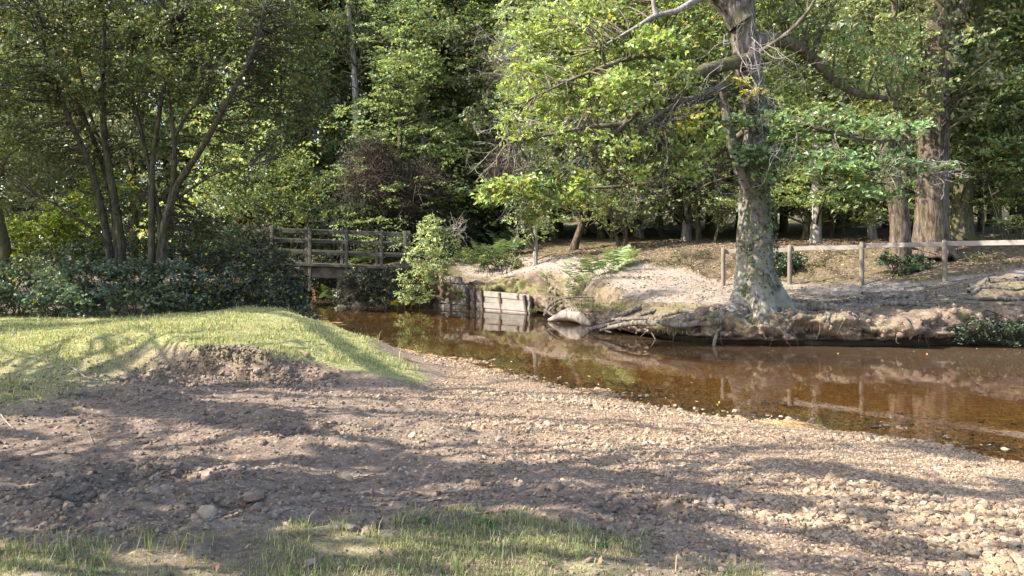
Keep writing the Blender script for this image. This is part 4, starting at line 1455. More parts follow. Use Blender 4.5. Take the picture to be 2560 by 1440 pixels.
# trunks in the wood behind: (name, label, base px, base py, D, later points, radius, bark, crown kind, scale)
WT = [
    ('pale_stump', 'pale grey columnar trunk just behind the fence, between its second and third posts', 2040, 612, 30, [(2041, 560), (2042, 500), (2040, 400), (2046, 200)], .19, 'bark_grey', 'beech', 1.0),
    ('mossy_tree', 'trunk with yellow mossy foot directly left of the pale columnar trunk', 2013, 612, 32, [(2018, 560), (2020, 480), (2015, 300), (2010, 100)], .14, 'bark_dark', 'beech', .9),
    ('grey_tree', 'slanting grey trunk seen between the pale column and the leaning brown trunk', 2182, 605, 31, [(2178, 560), (2172, 520), (2150, 470), (2135, 400), (2110, 320)], .15, 'bark_grey', 'beech', .9),
    ('thin_tree', 'thin dark trunk near the right edge beyond the mossy one', 2538, 610, 30, [(2534, 540), (2525, 460), (2512, 400), (2500, 250)], .075, 'bark_brown', 'beech', 1.0),
    ('dark_tree', 'dark young trunk just right of the mossy trunk, partly hidden by it', 2450, 608, 34, [(2452, 540), (2450, 440), (2440, 200)], .13, 'bark_dark', 'beech', 1.05),
    ('thin_tree', 'pair of tall thin stems deep behind the rail left of the leaning trunk', 2075, 606, 33, [(2078, 560), (2073, 510), (2085, 400)], .07, 'bark_brown', 'slender', .9),
    ('vine_tree', 'slim pale trunk wrapped in hanging vines at the back of the path', 1338, 663, 30.4, [(1339, 610), (1337, 560), (1335, 480), (1333, 400), (1325, 250)], .085, 'bark_grey', 'slender', .85),
    ('leaning_tree', 'dark trunk leaning right, behind the bracken and right of the vine-hung trunk', 1430, 634, 33, [(1445, 590), (1462, 540), (1470, 480), (1480, 380), (1500, 200)], .16, 'bark_brown', 'oak', .95),
    ('thin_tree', 'thin trunk leaning left over the sunlit bracken', 1552, 632, 31.2, [(1540, 590), (1528, 545), (1512, 500), (1490, 420)], .075, 'bark_brown', 'slender', .8),
    ('thin_tree', 'straight reddish sapling trunk rising from the sunlit bracken', 1566, 632, 31.6, [(1564, 580), (1563, 540), (1560, 450), (1560, 300)], .085, 'bark_brown', 'slender', .8),
    ('grey_tree', 'broad smooth grey trunk in the shade behind the reddish sapling', 1597, 600, 38, [(1596, 560), (1595, 500), (1590, 300)], .21, 'bark_grey', 'beech', 1.1),
    ('grey_tree', 'stout grey trunk standing midway between the bracken and the big oak', 1716, 613, 34.5, [(1717, 560), (1718, 500), (1716, 350), (1720, 100)], .20, 'bark_grey', 'beech', 1.0),
    ('leaning_tree', 'dark curved trunk leaning left, close to the right of the stout grey one', 1748, 610, 33.5, [(1745, 560), (1738, 500), (1722, 450), (1695, 390), (1670, 300)], .11, 'bark_dark', 'oak', .8),
    ('mossy_tree', 'thin bowed mossy stem just left of the first fence post', 1784, 622, 31.5, [(1790, 590), (1800, 550), (1803, 480), (1805, 400)], .055, 'bark_dark', 'slender', .75),
    ('dark_tree', 'dark trunk right behind the vine-hung pale trunk', 1385, 604, 38, [(1384, 560), (1383, 500), (1380, 300)], .19, 'bark_dark', 'oak', 1.05),
    ('dark_tree', 'dark trunk left of the leaning thin tree, deep in shade', 1502, 606, 38, [(1503, 560), (1503, 500), (1500, 300)], .17, 'bark_dark', 'oak', 1.0),
    ('dark_tree', 'slim dark trunk midway between the broad grey and the stout grey trunks', 1655, 604, 38, [(1652, 560), (1650, 500), (1655, 300)], .12, 'bark_dark', 'beech', 1.0),
    ('dark_tree', 'dark trunk standing behind the shaded bracken left of the vine-hung trunk', 1268, 612, 37, [(1268, 560), (1266, 500), (1270, 300)], .16, 'bark_dark', 'oak', 1.0),
    ('dark_tree', 'thin dark trunk beyond the top of the sunlit waterside bush', 1190, 616, 38, [(1190, 560), (1192, 500), (1195, 300)], .12, 'bark_dark', 'beech', 1.0),
    ('birch_tree', 'tall pale birch-like trunk rising above the dark holly behind the bridge', 893, 640, 38, [(892, 500), (893, 380), (888, 220), (882, 120), (874, 40), (868, -60)], .16, 'bark_grey', 'slender', 1.15),
    ('tall_tree', 'tall grey trunk right of the birch, above the brown twigs', 1058, 640, 40, [(1058, 500), (1062, 340), (1066, 200), (1072, 100), (1078, 0), (1080, -80)], .22, 'bark_grey', 'slender', 1.2),
    ('tall_tree', 'dark slanting trunk close to the right of the birch', 912, 640, 42, [(915, 400), (925, 250), (940, 120), (950, 0)], .16, 'bark_dark', 'oak', 1.1),
    ('tall_tree', 'dark trunk at the left of the birch, half lost in leaves', 850, 640, 41, [(852, 400), (858, 200), (840, 80), (820, -60)], .22, 'bark_dark', 'oak', 1.15),
    ('dark_tree', 'young dark trunk seen through the bridge rails', 1005, 640, 36, [(1003, 580), (1000, 500), (1000, 350)], .15, 'bark_dark', 'beech', .9),
    ('edge_tree', 'dark leaning trunk at the left edge of the picture behind the brambles', 22, 690, 23, [(10, 620), (-4, 560), (-20, 450), (-30, 250)], .19, 'bark_dark', 'slender', .8),
]
for k, (nm, lb, bx_, by_, D, more, r, bk, kd, sc) in enumerate(WT):
    pts = up(bx_, D, [(bx_, by_)] + more)
    pts.append(pts[-1] + np.array([0, 0, 3.0]))
    rr_ = list(np.linspace(r * 1.08, r * .72, len(pts) - 1)) + [r * .4]
    if nm in ('birch_tree', 'tall_tree', 'edge_tree'):
        zo = 8.0 if nm != 'edge_tree' else 3.0
    else:
        zo = 0.0
    wood_tree(nm, lb, 'tree', pts, rr_, M[bk], kd, None, sc, 14, 1.0, (.22, .5, 5), k, zo)

# more of the wood, farther back: look-alikes
GRP = 'crowded trees of the wood behind'
trunk_me = {}
for kd, bk in (('beech', 'bark_dark'), ('oak', 'bark_dark'), ('slender', 'bark_limb')):
    mb = MB(); tube(mb, [(0, 0, -.3), (.05, 0, 2), (-.05, .1, 6), (0, 0, 11)], [.24, .2, .15, .07], 10, 14, lump=.1, flare=(.3, .5, 5))
    trunk_me[kd] = mb.mesh('trunk', M[bk])
proto_root = {}
rngw = np.random.default_rng(5)
spots = []
for px in np.arange(-260, 2900, 118):
    for D in (43, 53):
        spots.append((px + rngw.uniform(-45, 45) + (59 if D > 45 else 0), D + rngw.uniform(-4, 4)))
spots += [(p_, D) for p_, D in ((1180, 47), (1240, 49), (1290, 45), (1215, 55), (2300, 37), (2560, 35), (2480, 41), (2700, 30), (2620, 26), (1900, 38), (1960, 42), (2100, 39), (1130, 41), (1230, 43), (640, 38), (760, 42), (520, 43), (330, 46), (150, 45), (40, 47), (240, 50), (420, 52), (700, 49))]
for k, (px, D) in enumerate(spots):
    x = (px - 1280) / F * D
    kd = ('beech', 'oak', 'oak', 'slender')[k % 4] if px < 1250 else ('beech', 'beech', 'oak', 'slender')[k % 4]
    if kd not in proto_root:
        rt = thing('woodland_tree', 'leafy tree in the wood', 'tree', (0, 0, 0), GRP)
        link('trunk', trunk_me[kd], rt); link('crown', PROTO[kd][0], rt); link('branches', PROTO[kd][1], rt)['kind'] = 'stuff'
        proto_root[kd] = rt
    else:
        src = proto_root[kd]
        rt = src.copy(); col.objects.link(rt)
        for ch in list(src.children):
            c = ch.copy(); col.objects.link(c); c.parent = rt
    if px < 640:
        rt['label'], rt['group'] = 'leafy tree deep in the wood behind the two many-stemmed sallows', 'trees of the wood behind the sallows'
    elif px < 1300:
        rt['label'], rt['group'] = 'leafy tree deep in the wood beyond the footbridge and the hollies', 'trees of the wood beyond the footbridge'
    else:
        rt['label'], rt['group'] = 'leafy tree deep in the wood behind the fence and the big oak', 'trees of the wood behind the fence'
    rt.location = (x, D, gz(x, D))
    rt.rotation_euler = (0, 0, rngw.uniform(0, 6.28))
    s_ = rngw.uniform(.9, 1.25) * (1.0 if D < 48 else 1.25)
    rt.scale = (s_, s_, s_ * rngw.uniform(1.1, 1.4))

# far-off wood closing the view
blobs = []
for k in range(260):
    a = rng.uniform(-66, 66); D = rng.uniform(64, 84)
    blobs.append(((a, D, 4 + rng.uniform(0, 20)), (5, 3, 3.5), 20))
mb, _ = foliage(blobs, .42, 16, 1.3, (0.2, 0.24, 0.11), .3, .02, .5)
solo('far_wood', mb, M['leaf_wood'], 'mass of distant woodland foliage beyond the trees', 'woodland', kind='stuff', smooth=False)

# ------------------------------------------------------------------ many-stemmed sallows on the left
def stems_tree(name, label, base, stems, blobs, col_, leafsz, bark, seed, per=18, srad=.3, keepsun=.15):
    global rng
    rng = np.random.default_rng(seed)
    root = thing(name, label, 'tree', base)
    lp = []
    for k, (pts, r0, r1) in enumerate(stems):
        pp = [P(*a) for a in pts]
        mb = MB()
        tube(mb, pp, np.linspace(r0, r1, len(pp)) * .72, 10, len(pp) * 6, lump=.18, seed=seed + k, ridge=.008, kz=1.4)
        part('stem', mb, bark, root)
        lp.append(catmull(pp, 30)[8:])
    lp = np.vstack(lp)
    blobs = [(c, r, int(n * 1.55)) for c, r, n in blobs]
    mb, cs = foliage(blobs, leafsz, per, srad, col_, .32, .01, .55, .36, cull=lambda p: sun_ok(p, keepsun), seed=seed)
    part('crown', mb, M['leaf_sallow'], root, False)
    mb = MB()
    for c in cs[rng.choice(len(cs), min(320, len(cs)), replace=False)]:
        d = np.linalg.norm(lp - c, axis=1) + rng.uniform(0, .8, len(lp))
        a = lp[np.argmin(d)]
        if np.linalg.norm(a - c) < 3.5:
            branch_to(mb, a, c, .02, .005, .03, 4, rings=6)
    part('branches', mb, bark, root)
    return root


dA, dB = 20.6, 20.0
stA = [([(278, 700, dA), (274, 630, dA), (251, 513, dA), (222, 408, dA - .2), (181, 315, dA - .5), (146, 233, dA - .7), (117, 146, dA - 1), (99, 40, dA - 1.2)], .16, .05),
       ([(290, 700, dA), (292, 613, dA), (274, 467, dA + .2), (233, 350, dA + .3), (187, 245, dA + .4), (152, 192, dA + .5), (130, 80, dA + .6)], .14, .05),
       ([(306, 700, dA), (303, 613, dA), (286, 496, dA - .1), (262, 350, dA - .3), (257, 233, dA - .4), (260, 117, dA - .5), (262, -20, dA - .6)], .17, .06),
       ([(280, 640, dA - .1), (245, 583, dA - .4), (175, 537, dA - .8), (134, 508, dA - 1), (88, 490, dA - 1.2)], .08, .02),
       ([(268, 380, dA), (240, 330, dA + .2), (216, 245, dA + .5), (192, 146, dA + .8), (175, 50, dA + 1)], .07, .03)]
blA = [PB(100, 60, 20, 190, 1.8, 90, 150), PB(280, 60, 20.5, 150, 1.8, 90, 130), PB(60, 220, 19.8, 130, 1.5, 80, 90), PB(230, 200, 20, 130, 1.5, 80, 100), PB(20, 380, 19.8, 90, 1.2, 90, 62), PB(190, 360, 21, 120, 1.2, 60, 50),
       PB(120, 440, 20, 60, .8, 30, 14), PB(330, 330, 20.6, 80, 1, 80, 44), PB(260, 480, 21.2, 120, .9, 60, 30), PB(40, 520, 20, 60, .8, 40, 18), PB(150, -120, 20.5, 300, 2.4, 110, 200)]
stems_tree('sallow_tree', 'dark many-stemmed tree fanning left, the left one of the pair over the brambles', P(288, 690, dA), stA, blA, (0.092, 0.11, 0.04), .10, M['bark_stem'], 41)
stB = [([(376, 700, dB), (379, 613, dB), (379, 467, dB), (385, 379, dB), (402, 262, dB - .2), (420, 175, dB - .3), (432, 60, dB - .4)], .13, .04),
       ([(402, 700, dB), (402, 613, dB), (432, 467, dB - .1), (435, 350, dB - .3), (423, 245, dB - .4), (419, 150, dB - .5)], .14, .04),
       ([(412, 690, dB), (408, 583, dB), (443, 467, dB - .2), (502, 373, dB - .5), (548, 292, dB - .8), (601, 192, dB - 1.0), (636, 117, dB - 1.1), (660, 20, dB - 1.2)], .15, .05),
       ([(437, 345, dB - .3), (467, 286, dB - .5), (507, 245, dB - .8), (542, 198, dB - 1)], .06, .02),
       ([(450, 490, dB - .1), (484, 467, dB - .4), (542, 432, dB - .8), (607, 414, dB - 1.0), (671, 405, dB - 1.2)], .06, .015),
       ([(400, 600, dB), (397, 537, dB + .1), (373, 420, dB + .2), (344, 292, dB + .3), (335, 245, dB + .3), (330, 100, dB + .4)], .10, .04)]
blB = [PB(450, 60, 19.8, 150, 1.8, 90, 130), PB(620, 60, 20, 140, 1.7, 90, 120), PB(420, 200, 19.6, 130, 1.5, 70, 84), PB(580, 190, 19.6, 140, 1.5, 80, 100), PB(720, 200, 20.2, 90, 1.4, 110, 90), PB(680, 330, 20, 100, 1.2, 60, 50),
       PB(500, 330, 20.4, 110, 1.1, 55, 40), PB(780, 90, 21, 70, 1.3, 110, 70), PB(570, 440, 20.5, 90, .8, 40, 18), PB(370, 520, 21, 80, .9, 60, 26), PB(460, 560, 21, 90, .8, 60, 30), PB(560, 590, 21.2, 90, .7, 50, 30), PB(500, -120, 20.5, 300, 2.4, 110, 190), PB(790, 260, 21, 50, .8, 90, 26)]
stems_tree('sallow_tree', 'dark many-stemmed tree slanting right, the right one of the pair over brambles', P(400, 690, dB), stB, blB, (0.092, 0.11, 0.04), .10, M['bark_stem'], 42)


def bush(name, label, cat, blobs, color, leaf, mat, seed, per=16, srad=.22, var=.42, yellow=.05, flat=.6, clump=.36, stems=24, bark='bark_stem', cull=None, group=None, foot=None, aspect=.65, dens=1.6):
    global rng
    rng = np.random.default_rng(seed)
    c0 = np.mean([b[0] for b in blobs], axis=0)
    if foot is None:
        foot = (c0[0], c0[1], max(gz(c0[0], c0[1]), 0))
    root = thing(name, label, cat, foot, group)
    blobs = [(c, r, int(n * dens)) for c, r, n in blobs]
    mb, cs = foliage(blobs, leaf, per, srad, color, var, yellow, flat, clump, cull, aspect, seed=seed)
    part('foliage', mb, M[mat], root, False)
    mb = MB()
    for c in cs[rng.choice(len(cs), min(stems, len(cs)), replace=False)]:
        f = np.asarray(foot) + np.array([rng.normal() * .25 + (c[0] - foot[0]) * .5, rng.normal() * .15 + (c[1] - foot[1]) * .5, 0])
        f[2] = gz(f[0], f[1]) - .05 if gz(f[0], f[1]) > 0 else foot[2]
        branch_to(mb, f, c, .016, .004, .12, 4, rings=7)
    part('stems', mb, M[bark], root)
    return root


BR = (0.078, 0.108, 0.062)
bush('bramble_bush', 'dark bramble mound at the left edge behind the grass', 'bush', [PB(20, 735, 19.2, 90, .8, 50, 70), PB(-60, 720, 19.2, 90, .8, 60, 60), PB(60, 680, 20, 70, .7, 40, 40)], BR, .095, 'leaf_dark', 51)
bush('bramble_bush', 'glossy bramble heap below the left sallow stems, palest leaves in front', 'bush', [PB(150, 745, 18.8, 100, .7, 42, 75), PB(240, 755, 18.7, 80, .6, 34, 55), PB(200, 690, 19.6, 100, .8, 48, 70)], (0.10, 0.135, 0.085), .10, 'leaf_dark', 52)
bush('bramble_bush', 'bramble heap beneath the right sallow stems', 'bush', [PB(340, 750, 18.8, 90, .7, 36, 62), PB(330, 690, 19.5, 80, .7, 45, 55), PB(440, 745, 18.9, 90, .7, 38, 60), PB(430, 690, 19.4, 80, .6, 40, 50)], BR, .095, 'leaf_dark', 53)
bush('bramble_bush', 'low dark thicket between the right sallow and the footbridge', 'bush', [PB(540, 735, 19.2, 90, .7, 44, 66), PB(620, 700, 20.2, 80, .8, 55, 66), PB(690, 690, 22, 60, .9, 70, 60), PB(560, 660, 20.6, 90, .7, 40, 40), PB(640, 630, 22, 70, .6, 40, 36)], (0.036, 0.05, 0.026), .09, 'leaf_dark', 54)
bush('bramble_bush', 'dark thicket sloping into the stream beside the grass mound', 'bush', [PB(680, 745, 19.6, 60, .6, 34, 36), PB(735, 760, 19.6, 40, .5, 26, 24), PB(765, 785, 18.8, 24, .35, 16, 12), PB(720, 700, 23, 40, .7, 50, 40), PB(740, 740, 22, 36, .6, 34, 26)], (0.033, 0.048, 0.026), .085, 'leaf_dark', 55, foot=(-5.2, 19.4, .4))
lit_ball(P(110, 590, 24), 1.1); lit_ball(P(190, 540, 24), .9); lit_ball(P(80, 640, 24), .8); lit_ball(P(640, 470, 30), 1.2)
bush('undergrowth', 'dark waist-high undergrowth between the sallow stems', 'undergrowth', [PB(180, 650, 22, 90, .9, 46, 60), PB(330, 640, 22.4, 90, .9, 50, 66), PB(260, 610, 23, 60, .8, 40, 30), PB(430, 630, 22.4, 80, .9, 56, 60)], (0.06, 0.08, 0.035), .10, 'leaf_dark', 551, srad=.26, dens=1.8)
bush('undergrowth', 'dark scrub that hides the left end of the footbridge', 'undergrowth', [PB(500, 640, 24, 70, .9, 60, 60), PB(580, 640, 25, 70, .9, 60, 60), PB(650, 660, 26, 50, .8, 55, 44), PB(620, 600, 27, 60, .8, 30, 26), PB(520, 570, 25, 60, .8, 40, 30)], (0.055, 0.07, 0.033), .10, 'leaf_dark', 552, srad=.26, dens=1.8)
bush('hazel_bush', 'bright backlit yellow-green bush behind the brambles at the left', 'bush', [PB(100, 590, 24, 90, .9, 55, 62), PB(190, 540, 24.4, 80, .8, 50, 46), PB(60, 650, 24, 60, .7, 40, 30), PB(210, 620, 24.6, 60, .7, 40, 26), PB(30, 570, 24.6, 50, .6, 40, 18), PB(260, 470, 25, 70, .8, 60, 30)], (0.16, 0.21, 0.03), .13, 'leaf_bush', 56, flat=.4, srad=.3)
bush('hazel_bush', 'pale leafy bush above the left end of the bridge rail', 'bush', [PB(640, 470, 30, 90, 1.2, 60, 60), PB(740, 470, 31, 80, 1.2, 70, 60), PB(700, 400, 31, 80, 1.2, 40, 40), PB(560, 500, 29, 70, 1, 50, 36), PB(790, 510, 34.5, 50, .7, 50, 30), PB(700, 545, 34.5, 90, .6, 26, 26)], (0.10, 0.135, 0.05), .11, 'leaf_bush', 57, srad=.3)
BALLS_ALL = LIT_BALLS
LIT_BALLS = [(P(1125, 735, 31.2), .5), (P(1150, 735, 30.8), .4)]
bush('waterside_bush', 'bright sunlit bush trailing to the water between the bridge and the board wall', 'bush',
     [PB(1075, 560, 30, 32, .45, 24, 20), PB(1085, 600, 30, 55, .6, 40, 52), PB(1070, 650, 30, 70, .7, 40, 70), PB(1040, 690, 30.2, 50, .6, 40, 46), PB(1085, 680, 30.2, 44, .5, 30, 34), PB(1000, 620, 30.6, 26, .4, 12, 10), PB(1045, 735, 30.4, 40, .4, 24, 28), PB(1130, 610, 30.2, 30, .4, 40, 18), PB(1010, 735, 30.6, 30, .4, 26, 18)],
     (0.36, 0.415, 0.215), .075, 'leaf_bush', 58, per=16, srad=.17, stems=60, bark='bark_limb', foot=tuple(P(1070, 712, 31.4)), yellow=.02, dens=2.4, cull=lambda p: sun_ok(p, .3, False))
LIT_BALLS = BALLS_ALL
bush('ivy_curtain', 'grey ivy curtain hanging over the bank under the right end of the bridge', 'ivy',
     [PB(865, 730, 31.0, 30, .25, 40, 34), PB(920, 720, 31.0, 40, .25, 48, 60), PB(975, 715, 31.1, 36, .3, 52, 56), PB(900, 690, 31.0, 40, .2, 22, 22), PB(950, 750, 30.9, 50, .25, 16, 24), PB(1010, 680, 31.4, 30, .3, 30, 20)],
     (0.06, 0.068, 0.05), .075, 'leaf_dark', 59, srad=.15, stems=40, bark='twig', foot=(-5.6, 31.9, .6), flat=1.2, clump=.2, dens=3.2)
bush('weed_clump', 'leafy weeds hanging over the lower planks left of the five close posts', 'plant', [PB(1156, 752, 29.9, 14, .12, 16, 7), PB(1150, 735, 30.1, 9, .12, 8, 3)], (0.15, 0.18, 0.06), .07, 'leaf_bush', 60, srad=.14, stems=6, foot=tuple(P(1160, 752, 30.3)))
bush('bramble_bush', 'low bramble patch at the edge of the path below the shaded bracken', 'bush', [PB(1250, 650, 32, 60, .7, 20, 40), PB(1200, 640, 32.6, 50, .7, 26, 34), PB(1290, 660, 31.6, 24, .4, 10, 10)], (0.085, 0.115, 0.04), .085, 'leaf_bush', 61, srad=.2)
bush('holly_bush', 'low dark glossy shrub at the foot of the leaning trunk behind the fence', 'bush', [PB(2255, 672, 22.6, 42, .4, 20, 34), PB(2225, 650, 23, 30, .4, 14, 14), PB(2290, 655, 23, 34, .4, 18, 18)], (0.05, 0.075, 0.04), .085, 'leaf_dark', 62, srad=.16, dens=3.5)
bush('holly_bush', 'low dark glossy shrub just right of the big oak, behind the second fence post', 'bush', [PB(1950, 655, 24.6, 36, .4, 26, 36), PB(1990, 650, 25, 24, .4, 20, 16)], (0.05, 0.075, 0.04), .085, 'leaf_dark', 63, srad=.16, dens=3)
bush('holly_bush', 'trailing dark shrub over the undercut bank at the far right', 'bush', [PB(2440, 820, 17.6, 60, .3, 30, 40), PB(2530, 830, 17.5, 50, .3, 34, 40), PB(2480, 800, 17.9, 60, .3, 16, 20), PB(2390, 830, 17.6, 20, .2, 18, 8)], (0.04, 0.055, 0.03), .06, 'leaf_dark', 64, srad=.14, yellow=0,  foot=tuple(P(2470, 790, 18.2)))

for k, (lb, spots) in enumerate([('low mossy scrub on the earth bank left of the first fence post', [(1690, 655, 26.6, 50, 12), (1760, 640, 27.2, 40, 10), (1640, 660, 26.8, 30, 8)]),
                                ('low mossy scrub on the earth bank behind the second and third fence posts', [(2090, 650, 25.6, 46, 12), (2040, 672, 24.4, 34, 10), (2120, 640, 26, 30, 8)]),
                                ('low mossy scrub on the bank at the right end of the fence', [(2470, 655, 23, 44, 12), (2540, 668, 22, 44, 14), (2430, 640, 24, 30, 8)])]):
    bush('bank_scrub', lb, 'scrub', [PB(px, py, D, rx, .5, 13, n) for px, py, D, rx, n in spots], (0.10, 0.095, 0.038), .055, 'leaf_bush', 640 + k, srad=.18, dens=2.2, clump=.3, stems=10, var=.4)

bush('beech_sapling', 'young beech with level pale green sprays at the right edge behind the rail', 'tree',
     [PB(2500, 130, 27, 90, 1.0, 40, 40), PB(2440, 200, 27.5, 70, .9, 30, 26), PB(2530, 230, 26.6, 70, 1.0, 34, 34), PB(2480, 300, 27, 80, .9, 26, 30), PB(2540, 350, 26.6, 60, .9, 30, 30), PB(2490, 410, 27, 80, .9, 24, 30), PB(2550, 460, 26.6, 60, .9, 26, 28), PB(2480, 510, 27.2, 70, .8, 20, 24), PB(2540, 550, 26.6, 50, .7, 18, 16), PB(2520, 50, 27, 90, 1, 40, 36)],
     (0.26, 0.30, 0.11), .11, 'leaf_oak', 660, per=20, srad=.34, flat=.16, clump=0, stems=8, bark='bark_limb', dens=1.0, foot=(16.4, 26.5, 2.2))

# dark hollies and brown twigs behind the bridge
HG = 'dark hollies behind the bridge'
for k, (lb, px, D, s_, zs) in enumerate([('tallest dark holly, rising behind the middle of the bridge rail', 930, 36, .95, 1.0), ('dark holly behind the right end of the bridge rail', 1030, 36.5, .9, .82), ('dark holly just left of the sunlit oak boughs, beyond the waterside bush', 1120, 37.5, .9, .9),
                                        ('dark holly half behind the pale bush at the left end of the bridge', 830, 37.5, .95, .85), ('dark holly farthest toward the vine-hung trunk', 1220, 39, .9, .9), ('dark low holly seen over the left bridge rail', 740, 38, .85, .6)]):
    x = (px - 1280) / F * D
    rt = thing('holly_tree', lb, 'holly', (x, D, gz(x, D)), HG)
    mb = MB(); tube(mb, [(x, D, gz(x, D) - .2), (x + .1, D, gz(x, D) + 2), (x, D, gz(x, D) + 4.5)], [.12, .09, .03], 8, 8)
    part('trunk', mb, M['bark_dark'], rt)
    for nm, me in (('crown', PROTO['holly'][0]), ('branches', PROTO['holly'][1])):
        o = link(nm, me, rt); o['kind'] = 'stuff' if nm == 'branches' else 'thing'; o.rotation_euler = (0, 0, k * 1.3); o.scale = (s_, s_, s_ * zs)


def twig_mass(label, blobs, n, L, r, mat, seed):
    global rng
    rng = np.random.default_rng(seed)
    mb = MB()
    for k in range(n):
        c, rr, _ = blobs[rng.integers(len(blobs))]
        p = ellips(1, c, rr, .1)[0]
        d = rng.normal(size=3) + np.array([0, 0, .5])
        d /= np.linalg.norm(d)
        m = p + d * L * .5 + rng.normal(size=3) * L * .15
        e = m + d * L * .5 + rng.normal(size=3) * L * .25 - np.array([0, 0, L * .2])
        tube(mb, [p, m, e], [r, r * .7, r * .3], 3, 6, cap=False)
    return solo('dead_thicket', mb, M[mat], label, 'dead bush', kind='stuff', loc=blobs[0][0])


twig_mass('tall brown mass of dead twigs on top of the tallest holly behind the bridge', [PB(935, 400, 35, 50, .8, 60, 1), PB(900, 470, 35, 60, .8, 60, 1), PB(960, 470, 35, 50, .8, 50, 1)], 900, 1.0, .012, 'brown_twig', 71)
twig_mass('brown mass of dead twigs behind the right end of the bridge rail', [PB(1070, 460, 35.2, 60, .8, 45, 1), PB(1030, 500, 35.2, 60, .8, 40, 1)], 650, .9, .012, 'brown_twig', 72)
twig_mass('greyish dead twigs at the left fringe of the big oak boughs', [PB(1290, 390, 22, 70, .8, 40, 1), PB(1260, 430, 22, 50, .6, 40, 1)], 260, .8, .007, 'brown_twig', 73)
twig_mass('pale bare twigs among the leaves high in the middle', [PB(1280, 180, 26, 80, 1.2, 60, 1)], 160, 1.0, .007, 'brown_twig', 74)
twig_mass('curl of bare bramble stems on the right side of the waterside bush', [PB(1140, 580, 30, 20, .3, 20, 1)], 60, .6, .01, 'twig', 75)


# ------------------------------------------------------------------ bracken
def frond(mb, base, az, L, el, color):
    n = 11
    t_ = np.linspace(0, 1, n)
    d = np.array([math.cos(az), math.sin(az), 0])
    hor = L * (.8 * t_ * math.cos(el) + .32 * t_ ** 2)
    ver = L * (t_ * math.sin(el) * 1.05 - .30 * t_ ** 2.4 * math.sin(el))
    p = np.asarray(base) + hor[:, None] * d + ver[:, None] * np.array([0, 0, 1])
    tube(mb, p[::3], np.linspace(.006, .002, len(p[::3])), 3, 8, tint=np.array(color) * .8, cap=False)
    side = np.array([-d[1], d[0], 0])
    tg_ = np.gradient(p, axis=0); tg_ /= np.linalg.norm(tg_, axis=1)[:, None]
    V, T, C = [], [], []
    o = 0
    for i in range(3, n):
        l = L * .36 * math.sin(math.pi * min(1, (1 - t_[i]) * .62 + .06))
        for sg in (-1, 1):
            e = p[i] + side * sg * l + tg_[i] * l * .35 - np.array([0, 0, l * rng.uniform(.05, .35)])
            wv_ = tg_[i] * L * .034
            m = (p[i] + e) / 2 + np.array([0, 0, l * .06])
            V += [p[i] - wv_ * .7, p[i] + wv_ * .7, m + wv_, e, m - wv_]
            T += [(o, o + 1, o + 2), (o, o + 2, o + 4), (o + 4, o + 2, o + 3)]
            C += [np.array(color) * rng.uniform(.8, 1.25)] * 5
            o += 5
    mb.add(V, T, None, np.array(C))


def bracken(label, spots, color, seed, group='bracken clumps'):
    global rng
    rng = np.random.default_rng(seed)
    c = P(*spots[0][:3])
    root = thing('bracken', label, 'fern', (c[0], c[1], gz(c[0], c[1])), group)
    for (px, py, D, n, L) in spots:
        for k in range(n):
            mb = MB()
            b = P(px, py, D) + np.array([rng.normal() * .35, rng.normal() * .3, 0])
            b[2] = max(gz(b[0], b[1]), 0)
            cc = np.asarray(color) * rng.uniform(.75, 1.2)
            frond(mb, b, rng.uniform(0, 6.28), L * rng.uniform(.7, 1.15), rng.uniform(.75, 1.35), cc)
            part('frond', mb, M['leaf_bush'], root, False)


bracken('sunlit pale green bracken clump at the back edge of the path', [(1500, 680, 26.6, 15, 1.05), (1450, 686, 26.4, 10, .85), (1550, 666, 27.2, 12, 1.0)], (0.19, 0.25, 0.11), 81)
bracken('shaded dark green bracken bank left of the vine-hung trunk', [(1240, 640, 33.5, 16, 1.3), (1290, 630, 34, 10, 1.2), (1190, 630, 34, 9, 1.2), (1250, 610, 36, 8, 1.4)], (0.11, 0.16, 0.08), 82)
bracken('bracken seen through the bridge rails', [(940, 640, 35, 10, 1.1), (880, 645, 35.2, 7, 1.0), (820, 650, 35, 6, 1.0)], (0.13, 0.18, 0.08), 83)
bracken('yellow fern hanging over the water below the waterside bush', [(1015, 745, 30.9, 7, .62)], (0.30, 0.26, 0.05), 84)
bracken('small bracken tuft at the path edge right of the vine-hung trunk', [(1400, 680, 27.6, 7, .6), (1380, 676, 28.4, 5, .55)], (0.17, 0.23, 0.09), 85)

